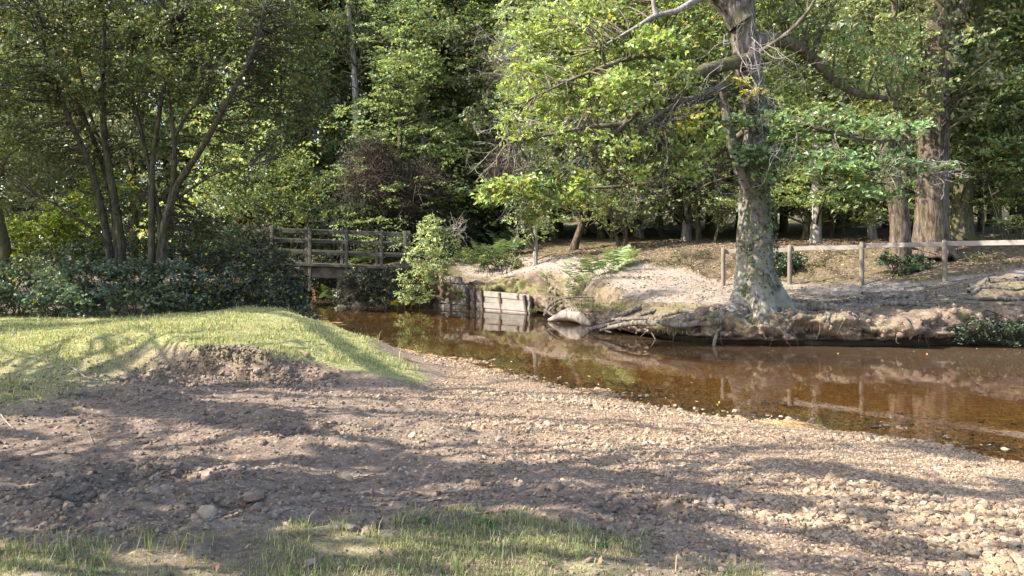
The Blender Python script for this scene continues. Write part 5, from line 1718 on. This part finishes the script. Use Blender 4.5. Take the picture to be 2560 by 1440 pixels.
# ------------------------------------------------------------------ unseen trees beside and above the camera, crowns carved to dapple the near bank
def off_tree(label, base, top, blobs, color, leaf, cull, seed, bark='bark_brown', r=.3, per=18, srad=.45):
    global rng
    rng = np.random.default_rng(seed)
    b = np.array([base[0], base[1], gz(*base)])
    root = thing('riverside_tree', label, 'tree', b, 'trees standing over the near bank')
    mb = MB()
    tube(mb, [b - [0, 0, .3], b + [0.1, 0, 2.5], b + [0, .1, 6], np.asarray(top)], [r * 1.1, r, r * .7, r * .25], 14, 24, ridge=.03, flare=(.3, .4, 5), seed=seed)
    part('trunk', mb, M[bark], root)
    mb, cs = foliage(blobs, leaf, per, srad, color, .3, .02, .5, 0, cull)
    part('crown', mb, M['leaf_wood'], root, False)
    mb = MB()
    for c in cs[rng.choice(len(cs), 60, replace=False)]:
        st_ = b + [0, 0, max(2.5, (c[2] - b[2]) * rng.uniform(.45, .8))]
        ln_ = st_ + (c - st_) * np.linspace(0, 1, 9)[:, None] + np.array([0, 0, -.3])
        px, py = to_px(ln_)
        if ((ln_[:, 1] > .5) & (px > -160) & (px < 2720) & (py > -160)).any():
            continue
        branch_to(mb, st_, c, .06, .012, .05, 5)
    part('branches', mb, M[bark], root)


def cull_front(p):  # shapes the unseen crowns so their shadows leave the chosen sun patches
    px, py = to_px(p)
    out = (p[:, 1] < .5) | (px < -40) | (px > 2600) | (py < -40)
    gx, gy = shoot(p, .36)
    lit = front_lit(gx, gy)
    mx_, my_ = shoot(p, .75)
    lit = lit | inpoly(mx_, my_, MOUND)
    k = out & (~lit | (rng.random(len(p)) < .008))
    for c, r_ in LIT_BALLS:
        d = p - c; t_ = d @ S
        k &= ~((t_ > r_ * 1.6) & (np.linalg.norm(d - t_[:, None] * S, axis=1) < r_))
    return k


def gblobs(x0, x1, y0, y1, z0, z1, n, per, r):
    return [((rng.uniform(x0, x1), rng.uniform(y0, y1), rng.uniform(z0, z1)), (r, r, r * .6), per) for _ in range(n)]


off_tree('broad tree left of the camera whose crown shades the gravel', (-9.5, 4.0), (-9, 4.2, 10.5), gblobs(-13.5, -1.2, 2, 7.6, 5.2, 8.6, 110, 26, 1.3), (0.11, 0.15, 0.04), .19, cull_front, 91)
off_tree('tall tree left of the picture beside the grass bank', (-11.5, 8.5), (-11.2, 8.7, 11.5), gblobs(-15.5, -4.5, 6, 13.5, 5.6, 9.4, 100, 26, 1.3), (0.11, 0.15, 0.04), .19, cull_front, 92)
off_tree('tall tree behind the brambles beyond the left edge of the picture', (-18.5, 14.5), (-18, 14.6, 13), gblobs(-22, -13, 11.5, 18, 6.0, 13, 60, 26, 1.5), (0.11, 0.15, 0.04), .2, lambda p: cull_front(p) & sun_ok(p, .05), 93)
off_tree('tall tree at the back beyond the left edge of the picture', (-21, 21), (-21, 21, 13), gblobs(-25, -17.5, 18, 26, 3.0, 13.5, 80, 26, 1.5), (0.11, 0.15, 0.04), .2, lambda p: cull_front(p) & sun_ok(p, .05), 94)
off_tree('tree close behind the camera to the left', (-8, -2.5), (-8, -2.4, 9.5), gblobs(-11, -3, -2, 2.6, 4.8, 8.0, 38, 26, 1.3), (0.11, 0.15, 0.04), .19, cull_front, 95)
rng = np.random.default_rng(123)


# ------------------------------------------------------------------ gravel, clods and loose stones
def scatter_stones(name, pts, scl, shade, mat, label, cat):
    n = len(pts)
    me = bpy.data.meshes.new(name)
    me.vertices.add(n)
    me.vertices.foreach_set('co', pts.astype(np.float32).ravel())
    rot = np.column_stack([rng.normal(0, .35, n), rng.normal(0, .35, n), rng.uniform(0, 6.28, n)]).astype(np.float32)
    for nm, typ, arr, key in (('rot', 'FLOAT_VECTOR', rot, 'vector'), ('scl', 'FLOAT_VECTOR', scl.astype(np.float32), 'vector'), ('shade', 'FLOAT', shade.astype(np.float32), 'value'), ('pick', 'INT', rng.integers(0, 5, n).astype(np.int32), 'value')):
        a = me.attributes.new(nm, typ, 'POINT')
        a.data.foreach_set(key, arr.ravel())
    me.materials.append(mat)
    o = link(name, me)
    tag(o, label, cat, kind='stuff')
    g = bpy.data.node_groups.new(name, 'GeometryNodeTree')
    g.interface.new_socket('Geometry', in_out='INPUT', socket_type='NodeSocketGeometry')
    g.interface.new_socket('Geometry', in_out='OUTPUT', socket_type='NodeSocketGeometry')
    N = g.nodes.new
    gi, go = N('NodeGroupInput'), N('NodeGroupOutput')
    iop = N('GeometryNodeInstanceOnPoints')
    jn = N('GeometryNodeJoinGeometry')
    for k in range(5):
        ico = N('GeometryNodeMeshIcoSphere'); ico.inputs['Subdivisions'].default_value = 2
        sp = N('GeometryNodeSetPosition')
        nz = N('ShaderNodeTexNoise'); nz.noise_dimensions = '4D'; nz.inputs['W'].default_value = k * 3.7; nz.inputs['Scale'].default_value = .75; nz.inputs['Detail'].default_value = 1.0
        sb = N('ShaderNodeVectorMath'); sb.operation = 'SUBTRACT'; sb.inputs[1].default_value = (.5, .5, .5)
        ml_ = N('ShaderNodeVectorMath'); ml_.operation = 'SCALE'; ml_.inputs['Scale'].default_value = 1.9
        g.links.new(nz.outputs['Color'], sb.inputs[0]); g.links.new(sb.outputs[0], ml_.inputs[0]); g.links.new(ml_.outputs[0], sp.inputs['Offset'])
        g.links.new(ico.outputs['Mesh'], sp.inputs['Geometry'])
        sm = N('GeometryNodeSetMaterial'); sm.inputs['Material'].default_value = mat
        g.links.new(sp.outputs[0], sm.inputs['Geometry'])
        ti = N('GeometryNodeGeometryToInstance')
        g.links.new(sm.outputs[0], ti.inputs[0]); g.links.new(ti.outputs[0], jn.inputs[0])
    def attr(nm, typ):
        a = N('GeometryNodeInputNamedAttribute'); a.data_type = typ; a.inputs['Name'].default_value = nm
        return a.outputs['Attribute']
    g.links.new(gi.outputs[0], iop.inputs['Points']); g.links.new(jn.outputs[0], iop.inputs['Instance'])
    iop.inputs['Pick Instance'].default_value = True
    g.links.new(attr('pick', 'INT'), iop.inputs['Instance Index'])
    ea = N('FunctionNodeEulerToRotation'); g.links.new(attr('rot', 'FLOAT_VECTOR'), ea.inputs[0])
    g.links.new(ea.outputs[0], iop.inputs['Rotation'])
    g.links.new(attr('scl', 'FLOAT_VECTOR'), iop.inputs['Scale'])
    g.links.new(iop.outputs[0], go.inputs[0])
    m = o.modifiers.new('scatter', 'NODES'); m.node_group = g
    return o


def sample_ground(n, x0, x1, y0, y1, power=1.6):
    """random ground points, denser near the camera"""
    u = rng.random(n)
    k = 1 - power
    y = (y0 ** k + u * (y1 ** k - y0 ** k)) ** (1 / k)
    x = rng.uniform(x0, x1, n) 
    return x, y


def info(x, y):
    return terrain(x, y, True)


x, y = sample_ground(480000, -7, 11, 3.3, 17, 1.9)
ok = np.abs(x) < .68 * y + .6
x, y = x[ok], y[ok]
z, dn_, df_, ins_, near_, far_, f_, dirt_, wob_, pm_ = info(x, y)
g_ = np.where(near_, near_gravel(x, y, dn_, wob_, f_), 0)
g_ = np.where(ins_ & (dn_ < 2.6), .8 * (1 - dn_ / 2.6), g_)
g_ = g_ * (.45 + .55 * sst(.40, .55, fbm(x * .9, y * 1.6, o=3, s=98)))
k = rng.random(len(x)) < (np.maximum(g_, 0) * .95 + .05 * (near_ & (f_ < .3) & (fore_turf(x, y) < .5)))
k &= ~(near_ & (f_ > .4))
x, y, z, dn_ = x[k], y[k], z[k], dn_[k]
sort_ = .75 + .7 * sst(.4, .65, fbm(x * .7 + 9, y * 1.3, o=3, s=96))
s_ = sort_ * np.exp(rng.normal(np.log(.0066), .48, len(x))) * (1 + .035 * (y - 4))
s_ = np.minimum(s_, .04)
scl = np.column_stack([s_ * rng.uniform(.9, 1.4, len(x)), s_, s_ * rng.uniform(.5, .8, len(x))])
sh = np.clip(rng.beta(2.2, 2.0, len(x)) + (fbm(x * 1.2, y * 1.2, o=3, s=99) - .5) * .3, 0, 1)
sh *= .5 + .5 * sst(.02, .4, dn_ + (fbm(x * 1.1, y * 1.1, o=2, s=94) - .5) * .3)
scatter_stones('gravel', np.column_stack([x, y, z + s_ * .25]), scl, sh, M['gravel'], 'tan river gravel covering the beach and the edge of the stream', 'gravel')
NG = len(x)

x, y = sample_ground(150000, -9, 4, 3.6, 13.5, 1.6)
ok = np.abs(x) < .68 * y + .6
x, y = x[ok], y[ok]
z, dn_, df_, ins_, near_, far_, f_, dirt_, wob_, pm_ = info(x, y)
near_pit = np.zeros(len(x))
for (hx, hy, r, dp) in PITS:
    near_pit = np.maximum(near_pit, np.exp(-(((x - hx) / 1.4) ** 2 + (y - hy) ** 2) / (r * 1.5) ** 2))
scoop = np.exp(-(((x + 4.0) / 1.3) ** 2 + ((y - 10.7) / .45) ** 2))
gm = near_gravel(x, y, dn_, wob_, f_)
den = .24 * sst(.45, .62, fbm(x * 1.8, y * 1.8, o=3, s=103)) + .10 + .7 * near_pit + .55 * scoop
k = near_ & (rng.random(len(x)) < den * (1 - gm * .8) * np.where(f_ > .5, .0, 1) * (1 - .6 * fore_turf(x, y)))
x, y, z, near_pit = x[k], y[k], z[k], near_pit[k]
s_ = np.exp(rng.normal(np.log(.0075), .5, len(x))) * (1 + .6 * near_pit) * (1 + .03 * (y - 4))
s_ = np.minimum(s_, .055)
scl = np.column_stack([s_ * rng.uniform(.9, 1.3, len(x)), s_, s_ * rng.uniform(.6, .95, len(x))])
fx_ = rng.uniform(-5.2, -2.3, 6000)
fy_ = np.interp(fx_, [-20, -9, -6, -5.3, -4.2, -3.5, -2.6, -1.9, -1.2], [8.8, 9.3, 10.1, 10.75, 11.0, 10.85, 10.5, 10.35, 10.2]) + (fbm(fx_ * .9 + 3, fx_ * 0 + 10.8 * .9, o=3, s=3) - .5) * .5 + rng.normal(0, .17, 6000)
fs_ = np.minimum(np.exp(rng.normal(np.log(.0095), .6, 6000)), .05)
x, y, z, s_ = np.r_[x, fx_], np.r_[y, fy_], np.r_[z, gzs(fx_, fy_)], np.r_[s_, fs_]
scl = np.column_stack([s_ * rng.uniform(.9, 1.3, len(x)), s_, s_ * rng.uniform(.6, .95, len(x))])
scatter_stones('soil_clods', np.column_stack([x, y, z + s_ * .2]), scl, np.clip(rng.beta(2, 2.6, len(x)), 0, 1), M['clod'], 'crumbly brown soil clods over the trampled bank', 'soil')

x = rng.uniform(-3, 9, 26000); y = rng.uniform(18.8, 34, 26000)
z, dn_, df_, ins_, near_, far_, f_, dirt_, wob_, pm_ = info(x, y)
k = far_ & (df_ > .5) & (rng.random(len(x)) < np.where(pm_ > .4, .55, .08))
x, y, z = x[k], y[k], z[k]
s_ = np.minimum(np.exp(rng.normal(np.log(.011), .55, len(x))), .05)
scl = np.column_stack([s_ * 1.2, s_, s_ * .6])
scatter_stones('path_pebbles', np.column_stack([x, y, z + s_ * .15]), scl, np.clip(rng.beta(2, 2, len(x)), 0, 1), M['gravel'], 'loose pebbles trodden into the pale path', 'pebbles')

# a few stones big enough to point at
for (px, py, r, lb) in [(518, 1288, .050, 'largest pale stone on the dark soil just above the front grass'), (492, 1296, .030, 'smaller stone touching the left of the largest pale stone'), (150, 1192, .036, 'flat pale stone on the soil near the left edge'), (1700, 1024, .035, 'pale stone at the brink of the water, right one of two'),
                        (1775, 1026, .04, 'lighter stone at the brink of the water below the oak reflection'), (1920, 1250, .03, 'pinkish stone in the shaded gravel toward the right'), (1385, 1210, .028, 'white pebble in the middle of the gravel')]:
    D = 1.7 * F / (py - YH)
    for _ in range(4):
        xx = (px - 1280) / F * D
        D = (CZ - gz(xx, D)) * F / (py - YH)
    xx = (px - 1280) / F * D
    mb = MB()
    nb = 10
    th, ph_ = np.meshgrid(np.linspace(0, 2 * math.pi, 12, endpoint=False), np.linspace(.15, math.pi - .15, nb), indexing='xy')
    d = np.stack([np.sin(ph_) * np.cos(th), np.sin(ph_) * np.sin(th), np.cos(ph_)], -1).reshape(-1, 3)
    rr = r * (1 + .5 * (fbm(d[:, 0] * 1.3 + px, d[:, 1] * 1.3, d[:, 2] * 1.3, 3, 5) - .5) * 2)
    V = d * rr[:, None] * np.array([1.25, 1, .75]) + np.array([xx, D, gz(xx, D) + r * .35])
    i_, j_ = np.meshgrid(np.arange(nb - 1), np.arange(12), indexing='ij')
    qq = np.stack([i_ * 12 + j_, i_ * 12 + 12 + j_, i_ * 12 + 12 + (j_ + 1) % 12, i_ * 12 + (j_ + 1) % 12], -1).reshape(-1, 4)
    mb.add(V, [(0, k2, k2 + 1) for k2 in range(1, 11)] + [((nb - 1) * 12, (nb - 1) * 12 + k2 + 1, (nb - 1) * 12 + k2) for k2 in range(1, 11)], qq)
    solo('stone', mb, M['stone'], lb, 'stone', loc=(xx, D, gz(xx, D)))


# ------------------------------------------------------------------ grass
def blades(mb, x, y, z, h, wd, tint, lean=.5):
    n = len(x)
    az = rng.uniform(0, 6.28, n)
    d = np.stack([np.cos(az), np.sin(az), np.zeros(n)], 1)
    s = np.stack([-d[:, 1], d[:, 0], np.zeros(n)], 1)
    ln = (np.abs(rng.normal(0, lean, n)) * h)[:, None]
    b = np.stack([x, y, z - .004], 1)
    m = b + d * ln * .3 + np.array([0, 0, 1]) * (h * .55)[:, None]
    t_ = b + d * ln + np.array([0, 0, 1]) * (h * np.clip(1 - .35 * (ln[:, 0] / h) ** 2, .3, 1))[:, None]
    ww = np.broadcast_to(wd, (n,))[:, None] * .5
    V = np.stack([b - s * ww, b + s * ww, m + s * ww * .8, m - s * ww * .8, t_], 1).reshape(-1, 3)
    i = np.arange(n)[:, None] * 5
    T = np.concatenate([i + np.array([0, 1, 2]), i + np.array([0, 2, 3]), i + np.array([3, 2, 4])], 1).reshape(-1, 3)
    mb.add(V, T, None, np.repeat(tint, 5, 0))


mb = MB()
x, y = sample_ground(190000, -14, -.6, 8.6, 20, 1.5)
ok = np.abs(x) < .69 * y + .5
x, y = x[ok], y[ok]
z, dn_, df_, ins_, near_, far_, f_, dirt_, wob_, pm_ = info(x, y)
gmask = sst(*[np.interp(x, [-6, -4.6], v_) for v_ in ((.28, .78), (.7, 1.0))], f_ + wob_ * .1)
gmask = np.maximum(gmask, sst(-4.6, -6.6, x - (y - 8) * .1) * sst(7.4, 9.6, y + wob_ * 2) * .55)
gmask *= 1 - sst(18.6, 19.6, y)
gmask *= .45 + .55 * sst(.38, .55, fbm(x * 2.2, y * 2.2, o=3, s=107))
k = near_ & (rng.random(len(x)) < gmask)
x, y, z, dn_ = x[k], y[k], z[k], dn_[k]
edge = sst(2.6, 1.2, dn_)
h = (.55 + 1.0 * sst(.35, .65, fbm(x * 1.6 + 4, y * 1.6, o=3, s=117))) * np.exp(rng.normal(np.log(.026), .45, len(x))) * (1 + .4 * edge)
h = np.where(rng.random(len(x)) < .012, h * 2.8, h)
tn = tints(len(x), (.26, .285, .115), .28, .35, (.40, .355, .21)) * (1 - .15 * edge[:, None])
blades(mb, x, y, z, h, .006 + .0005 * y, tn, .7)
solo('mound_grass', mb, M['grass'], 'short yellow-green grass on the sunlit mound', 'grass', kind='stuff', smooth=False)

mb = MB()
x, y = sample_ground(210000, -4.2, 3, 3.3, 5.6, 1.3)
z, dn_, df_, ins_, near_, far_, f_, dirt_, wob_, pm_ = info(x, y)
ft_ = fore_turf(x, y)
pat = fbm(x * 2.4, y * 2.4, o=3, s=109)
k = rng.random(len(x)) < ft_ * (.16 + .55 * sst(.42, .58, pat)) * np.interp(x, [-3, -1.4, -1, 2], [.55, .6, 1, 1])
x, y, z, pat = x[k], y[k], z[k], pat[k]
h = np.exp(rng.normal(np.log(.021), .55, len(x))) * np.interp(pat, [.4, .6], [.7, 1.25])
tall = rng.random(len(x)) < .02
h = np.where(tall, h * 2.2, h)
tn = tints(len(x), (.16, .19, .07), .3, .40, (.36, .31, .18))
blades(mb, x, y, z, np.minimum(h, .17), .0045, tn, .75)
# scattered longer tufts at the edge
for (px, py, n, hh) in [(445, 1370, 14, .15), (500, 1360, 10, .10), (510, 1395, 8, .08), (370, 1375, 12, .12), (270, 1385, 12, .1), (60, 1390, 16, .1), (160, 1385, 12, .11), (20, 1380, 12, .1), (850, 1320, 14, .09), (930, 1330, 20, .07), (1000, 1300, 22, .07), (1200, 1320, 18, .07), (1450, 1370, 14, .07), (240, 1395, 12, .1), (40, 960, 16, .07), (20, 990, 14, .07), (610, 945, 14, .06)]:
    D = 1.58 * F / (py - YH)
    xx = (px - 1280) / F * D + rng.normal(size=n) * .03 * D / 4.4; yy = D + rng.normal(size=n) * .03 * D / 4.4
    blades(mb, xx, yy, gzs(xx, yy), np.maximum(.03, rng.normal(hh, hh * .3, n)) * D / 4.4, .006 * D / 4.4, tints(n, (.17, .20, .06), .25, .3, (.36, .31, .17)), .6)
solo('front_grass', mb, M['grass'], 'patchy green and straw grass at the feet of the viewer', 'grass', kind='stuff', smooth=False)

# grass and moss tufts on the far bank
mb = MB()
for (px, py, D, n, hh, w_) in [(1470, 768, 22.6, 130, .24, .28), (1440, 775, 23.2, 60, .15, .3), (1350, 775, 26.4, 60, .16, .25), (1540, 770, 21.4, 80, .09, .5), (1420, 760, 24.4, 90, .12, .6), (1480, 752, 23.6, 90, .1, .6), (1390, 752, 26, 60, .1, .5), (1530, 758, 22.6, 80, .09, .6), (1230, 722, 29.6, 70, .10, .5), (1290, 720, 29, 60, .12, .3), (1905, 812, 18.0, 120, .20, .28), (1880, 800, 18.1, 60, .1, .25), (2010, 815, 18.0, 60, .14, .2), (1690, 790, 19.2, 60, .08, .35), (1800, 800, 18.4, 40, .1, .4), (2105, 800, 18, 30, .08, .3), (2390, 815, 17.9, 40, .14, .2), (1540, 685, 25.6, 160, .06, .9), (1410, 682, 27, 60, .06, .5), (1960, 712, 22.6, 50, .1, .3), (1650, 800, 19, 40, .12, .4), (1720, 830, 18.6, 50, .12, .5)]:
    c = P(px, py, D)
    xx = c[0] + rng.normal(size=n) * w_ * .6; yy = c[1] + rng.normal(size=n) * min(w_, .3) * .5
    zz = np.minimum(np.maximum(gzs(xx, yy), .05), c[2] + .12)
    zz = np.where(zz < .25, c[2] - .03, zz)
    blades(mb, xx, yy, zz, np.maximum(.03, rng.normal(hh, hh * .35, n)), .013, tints(n, (.17, .20, .065), .3, .3, (.30, .24, .10)), 1.0)
solo('bank_grass', mb, M['grass'], 'tufts of grass along the far bank and the path edge', 'grass', kind='stuff', smooth=False)

# ------------------------------------------------------------------ fallen leaves, sticks, weeds
mb = MB(); tw = MB()
x, y = sample_ground(1500, -8, 6, 3.6, 16, 1.5)
z, dn_, df_, ins_, near_, far_, f_, dirt_, wob_, pm_ = info(x, y)
k = near_ & (dn_ > .3)
x, y, z = x[k], y[k], z[k]
leaves(mb, np.column_stack([x, y, z + .02]), np.array([0, 0, 1.0]) + rng.normal(size=(len(x), 3)) * .5, rng.uniform(.02, .05, len(x)), tints(len(x), (.19, .125, .075), .4, .2, (.33, .27, .12)), .6)
solo('leaf_scraps', mb, M['dead_leaf'], 'dry brown leaf scraps strewn over gravel, soil and grass on the near bank', 'leaf litter', kind='stuff', smooth=False)
x, y = sample_ground(170, -6, 6, 3.9, 12, 1.5)
z, dn_, df_, ins_, near_, far_, f_, dirt_, wob_, pm_ = info(x, y)
for k in range(len(x)):
    if near_[k]:
        a = rng.uniform(0, 6.28); L = rng.uniform(.05, .22)
        p0 = np.array([x[k], y[k], z[k] + .018]); d = np.array([math.cos(a), math.sin(a), 0])
        p2 = p0 + d * L; p2[2] = gz(p2[0], p2[1]) + .02
        tube(tw, [p0, (p0 + p2) / 2 + rng.normal(size=3) * L * .08 + [0, 0, .008], p2], [.004, .0035, .002], 4, 6, cap=False)
solo('twig_litter', tw, M['brown_twig'], 'small dry twigs lying about on the gravel and soil', 'twigs', kind='stuff')
mb = MB()
x = rng.uniform(-2, 15, 60000); y = rng.uniform(18.5, 34, 60000)
z, dn_, df_, ins_, near_, far_, f_, dirt_, wob_, pm_ = info(x, y)
k = far_ & (df_ > .9) & (rng.random(len(x)) < np.where(pm_ > .5, .16, .55) * (.4 + .6 * sst(.4, .6, fbm(x * .8, y * .8, o=3, s=113))))
n = k.sum()
pp = np.column_stack([x[k], y[k], z[k] + .012])
leaves(mb, pp, np.array([0, 0, 1.0]) + rng.normal(size=(n, 3)) * .45, rng.uniform(.04, .09, n), tints(n, (.19, .122, .088), .4, .22, (.36, .27, .21)), .6)
solo('fallen_leaves', mb, M['dead_leaf'], 'brown fallen leaves strewn over the far bank and forest floor', 'leaf litter', kind='stuff', smooth=False)

mb = MB()
x = rng.uniform(-6, 11, 900); y = rng.uniform(8, 30, 900)
dn_, df_ = dist_poly(x, y, NSf), dist_poly(x, y, FBf)
k = inpoly(x, y, WPOLY) & (rng.random(900) < np.exp(-np.minimum(dn_, df_) * .9) * .9 + .04)
n = k.sum()
leaves(mb, np.column_stack([x[k], y[k], np.full(n, .006)]), np.array([0, 0, 1.0]) + rng.normal(size=(n, 3)) * .08, rng.uniform(.03, .07, n), tints(n, (.22, .14, .07), .4, .2, (.36, .30, .08)), .6)
solo('floating_leaves', mb, M['dead_leaf'], 'brown leaves floating on the stream near its edges', 'leaf litter', kind='stuff', smooth=False)

yl = MB()
D = 1.5 * F / (1000 - YH)
p = np.array([(187 - 1280) / F * D, D, 0]); p[2] = gz(p[0], p[1]) + .03
leaves(yl, np.array([p]), np.array([[.2, -.8, .6]]), np.array([.05]), np.array([[.42, .38, .03]]), .8)
solo('yellow_leaf', yl, M['leaf_bush'], 'single bright yellow leaf on the trampled soil at the left', 'leaf', loc=p)
yl = MB()
p = np.array([(1793 - 1280) / F * 10.6, 10.6, .04])
leaves(yl, np.array([p, p + [.03, .02, .03]]), np.array([[.2, -.8, .6], [-.3, -.6, .6]]), np.array([.05, .04]), np.array([[.36, .30, .04]] * 2), .7)
solo('yellow_leaf', yl, M['leaf_bush'], 'small yellow leaf sticking up from the shallow water at the gravel edge', 'leaf', loc=p)


def stick(pts, r, label, mat='twig'):
    mb = MB()
    w_ = []
    for (px, py) in pts:
        D = 1.5 * F / (py - YH)
        for _ in range(14):
            xx = (px - 1280) / F * D
            D = .6 * D + .4 * (CZ - gz(xx, D)) * F / (py - YH)
        xx = (px - 1280) / F * D
        w_.append((xx, D, gz(xx, D) + r * 1.1))
    tube(mb, w_, [r, r, r * .9, r * .6][:len(w_)] if len(w_) <= 4 else np.linspace(r, r * .5, len(w_)), 6, len(w_) * 4, lump=.2)
    solo('stick', mb, M[mat], label, 'stick', 'sticks on the ground', loc=w_[0])


stick([(170, 915), (195, 932), (215, 945), (252, 953)], .011, 'long thin pale stick curving across the soil below the left grass')
stick([(2, 1038), (18, 1058), (36, 1074)], .007, 'short straight twig at the left edge on the soil')
stick([(222, 1080), (230, 1102), (234, 1112)], .005, 'tiny pale twig lying on the shaded soil toward the left')
stick([(505, 1307), (528, 1302), (550, 1290)], .007, 'pale curved twig beside the largest pale stone')
stick([(1330, 725), (1350, 722), (1390, 724)], .02, 'dark stick lying on the path above the board wall', 'bark_dark')
stick([(1150, 1300), (1185, 1290), (1230, 1284)], .006, 'dark twig on the gravel above the front grass', 'bark_stem')
for (px, py, sz, lb) in [(1215, 1300, .075, 'broad-leaved weed at the front grass edge, left of two'), (1500, 1335, .07, 'broad-leaved weed at the front grass edge, right of two'), (1060, 1300, .05, 'small rosette of green leaves in the front grass')]:
    D = 1.58 * F / (py - YH)
    c = np.array([(px - 1280) / F * D, D, 0]); c[2] = gz(c[0], c[1])
    mb = MB(); n = 9
    az = rng.uniform(0, 6.28, n)
    d = np.stack([np.cos(az), np.sin(az), 0 * az], 1)
    leaves(mb, c + d * sz * .5 + [0, 0, .025], np.array([0, 0, 1]) + d * .5 + rng.normal(size=(n, 3)) * .25, sz * rng.uniform(.7, 1.1, n), tints(n, (.07, .13, .05), .2), .6)
    solo('weed', mb, M['leaf_bush'], lb, 'weed', loc=c, smooth=False)
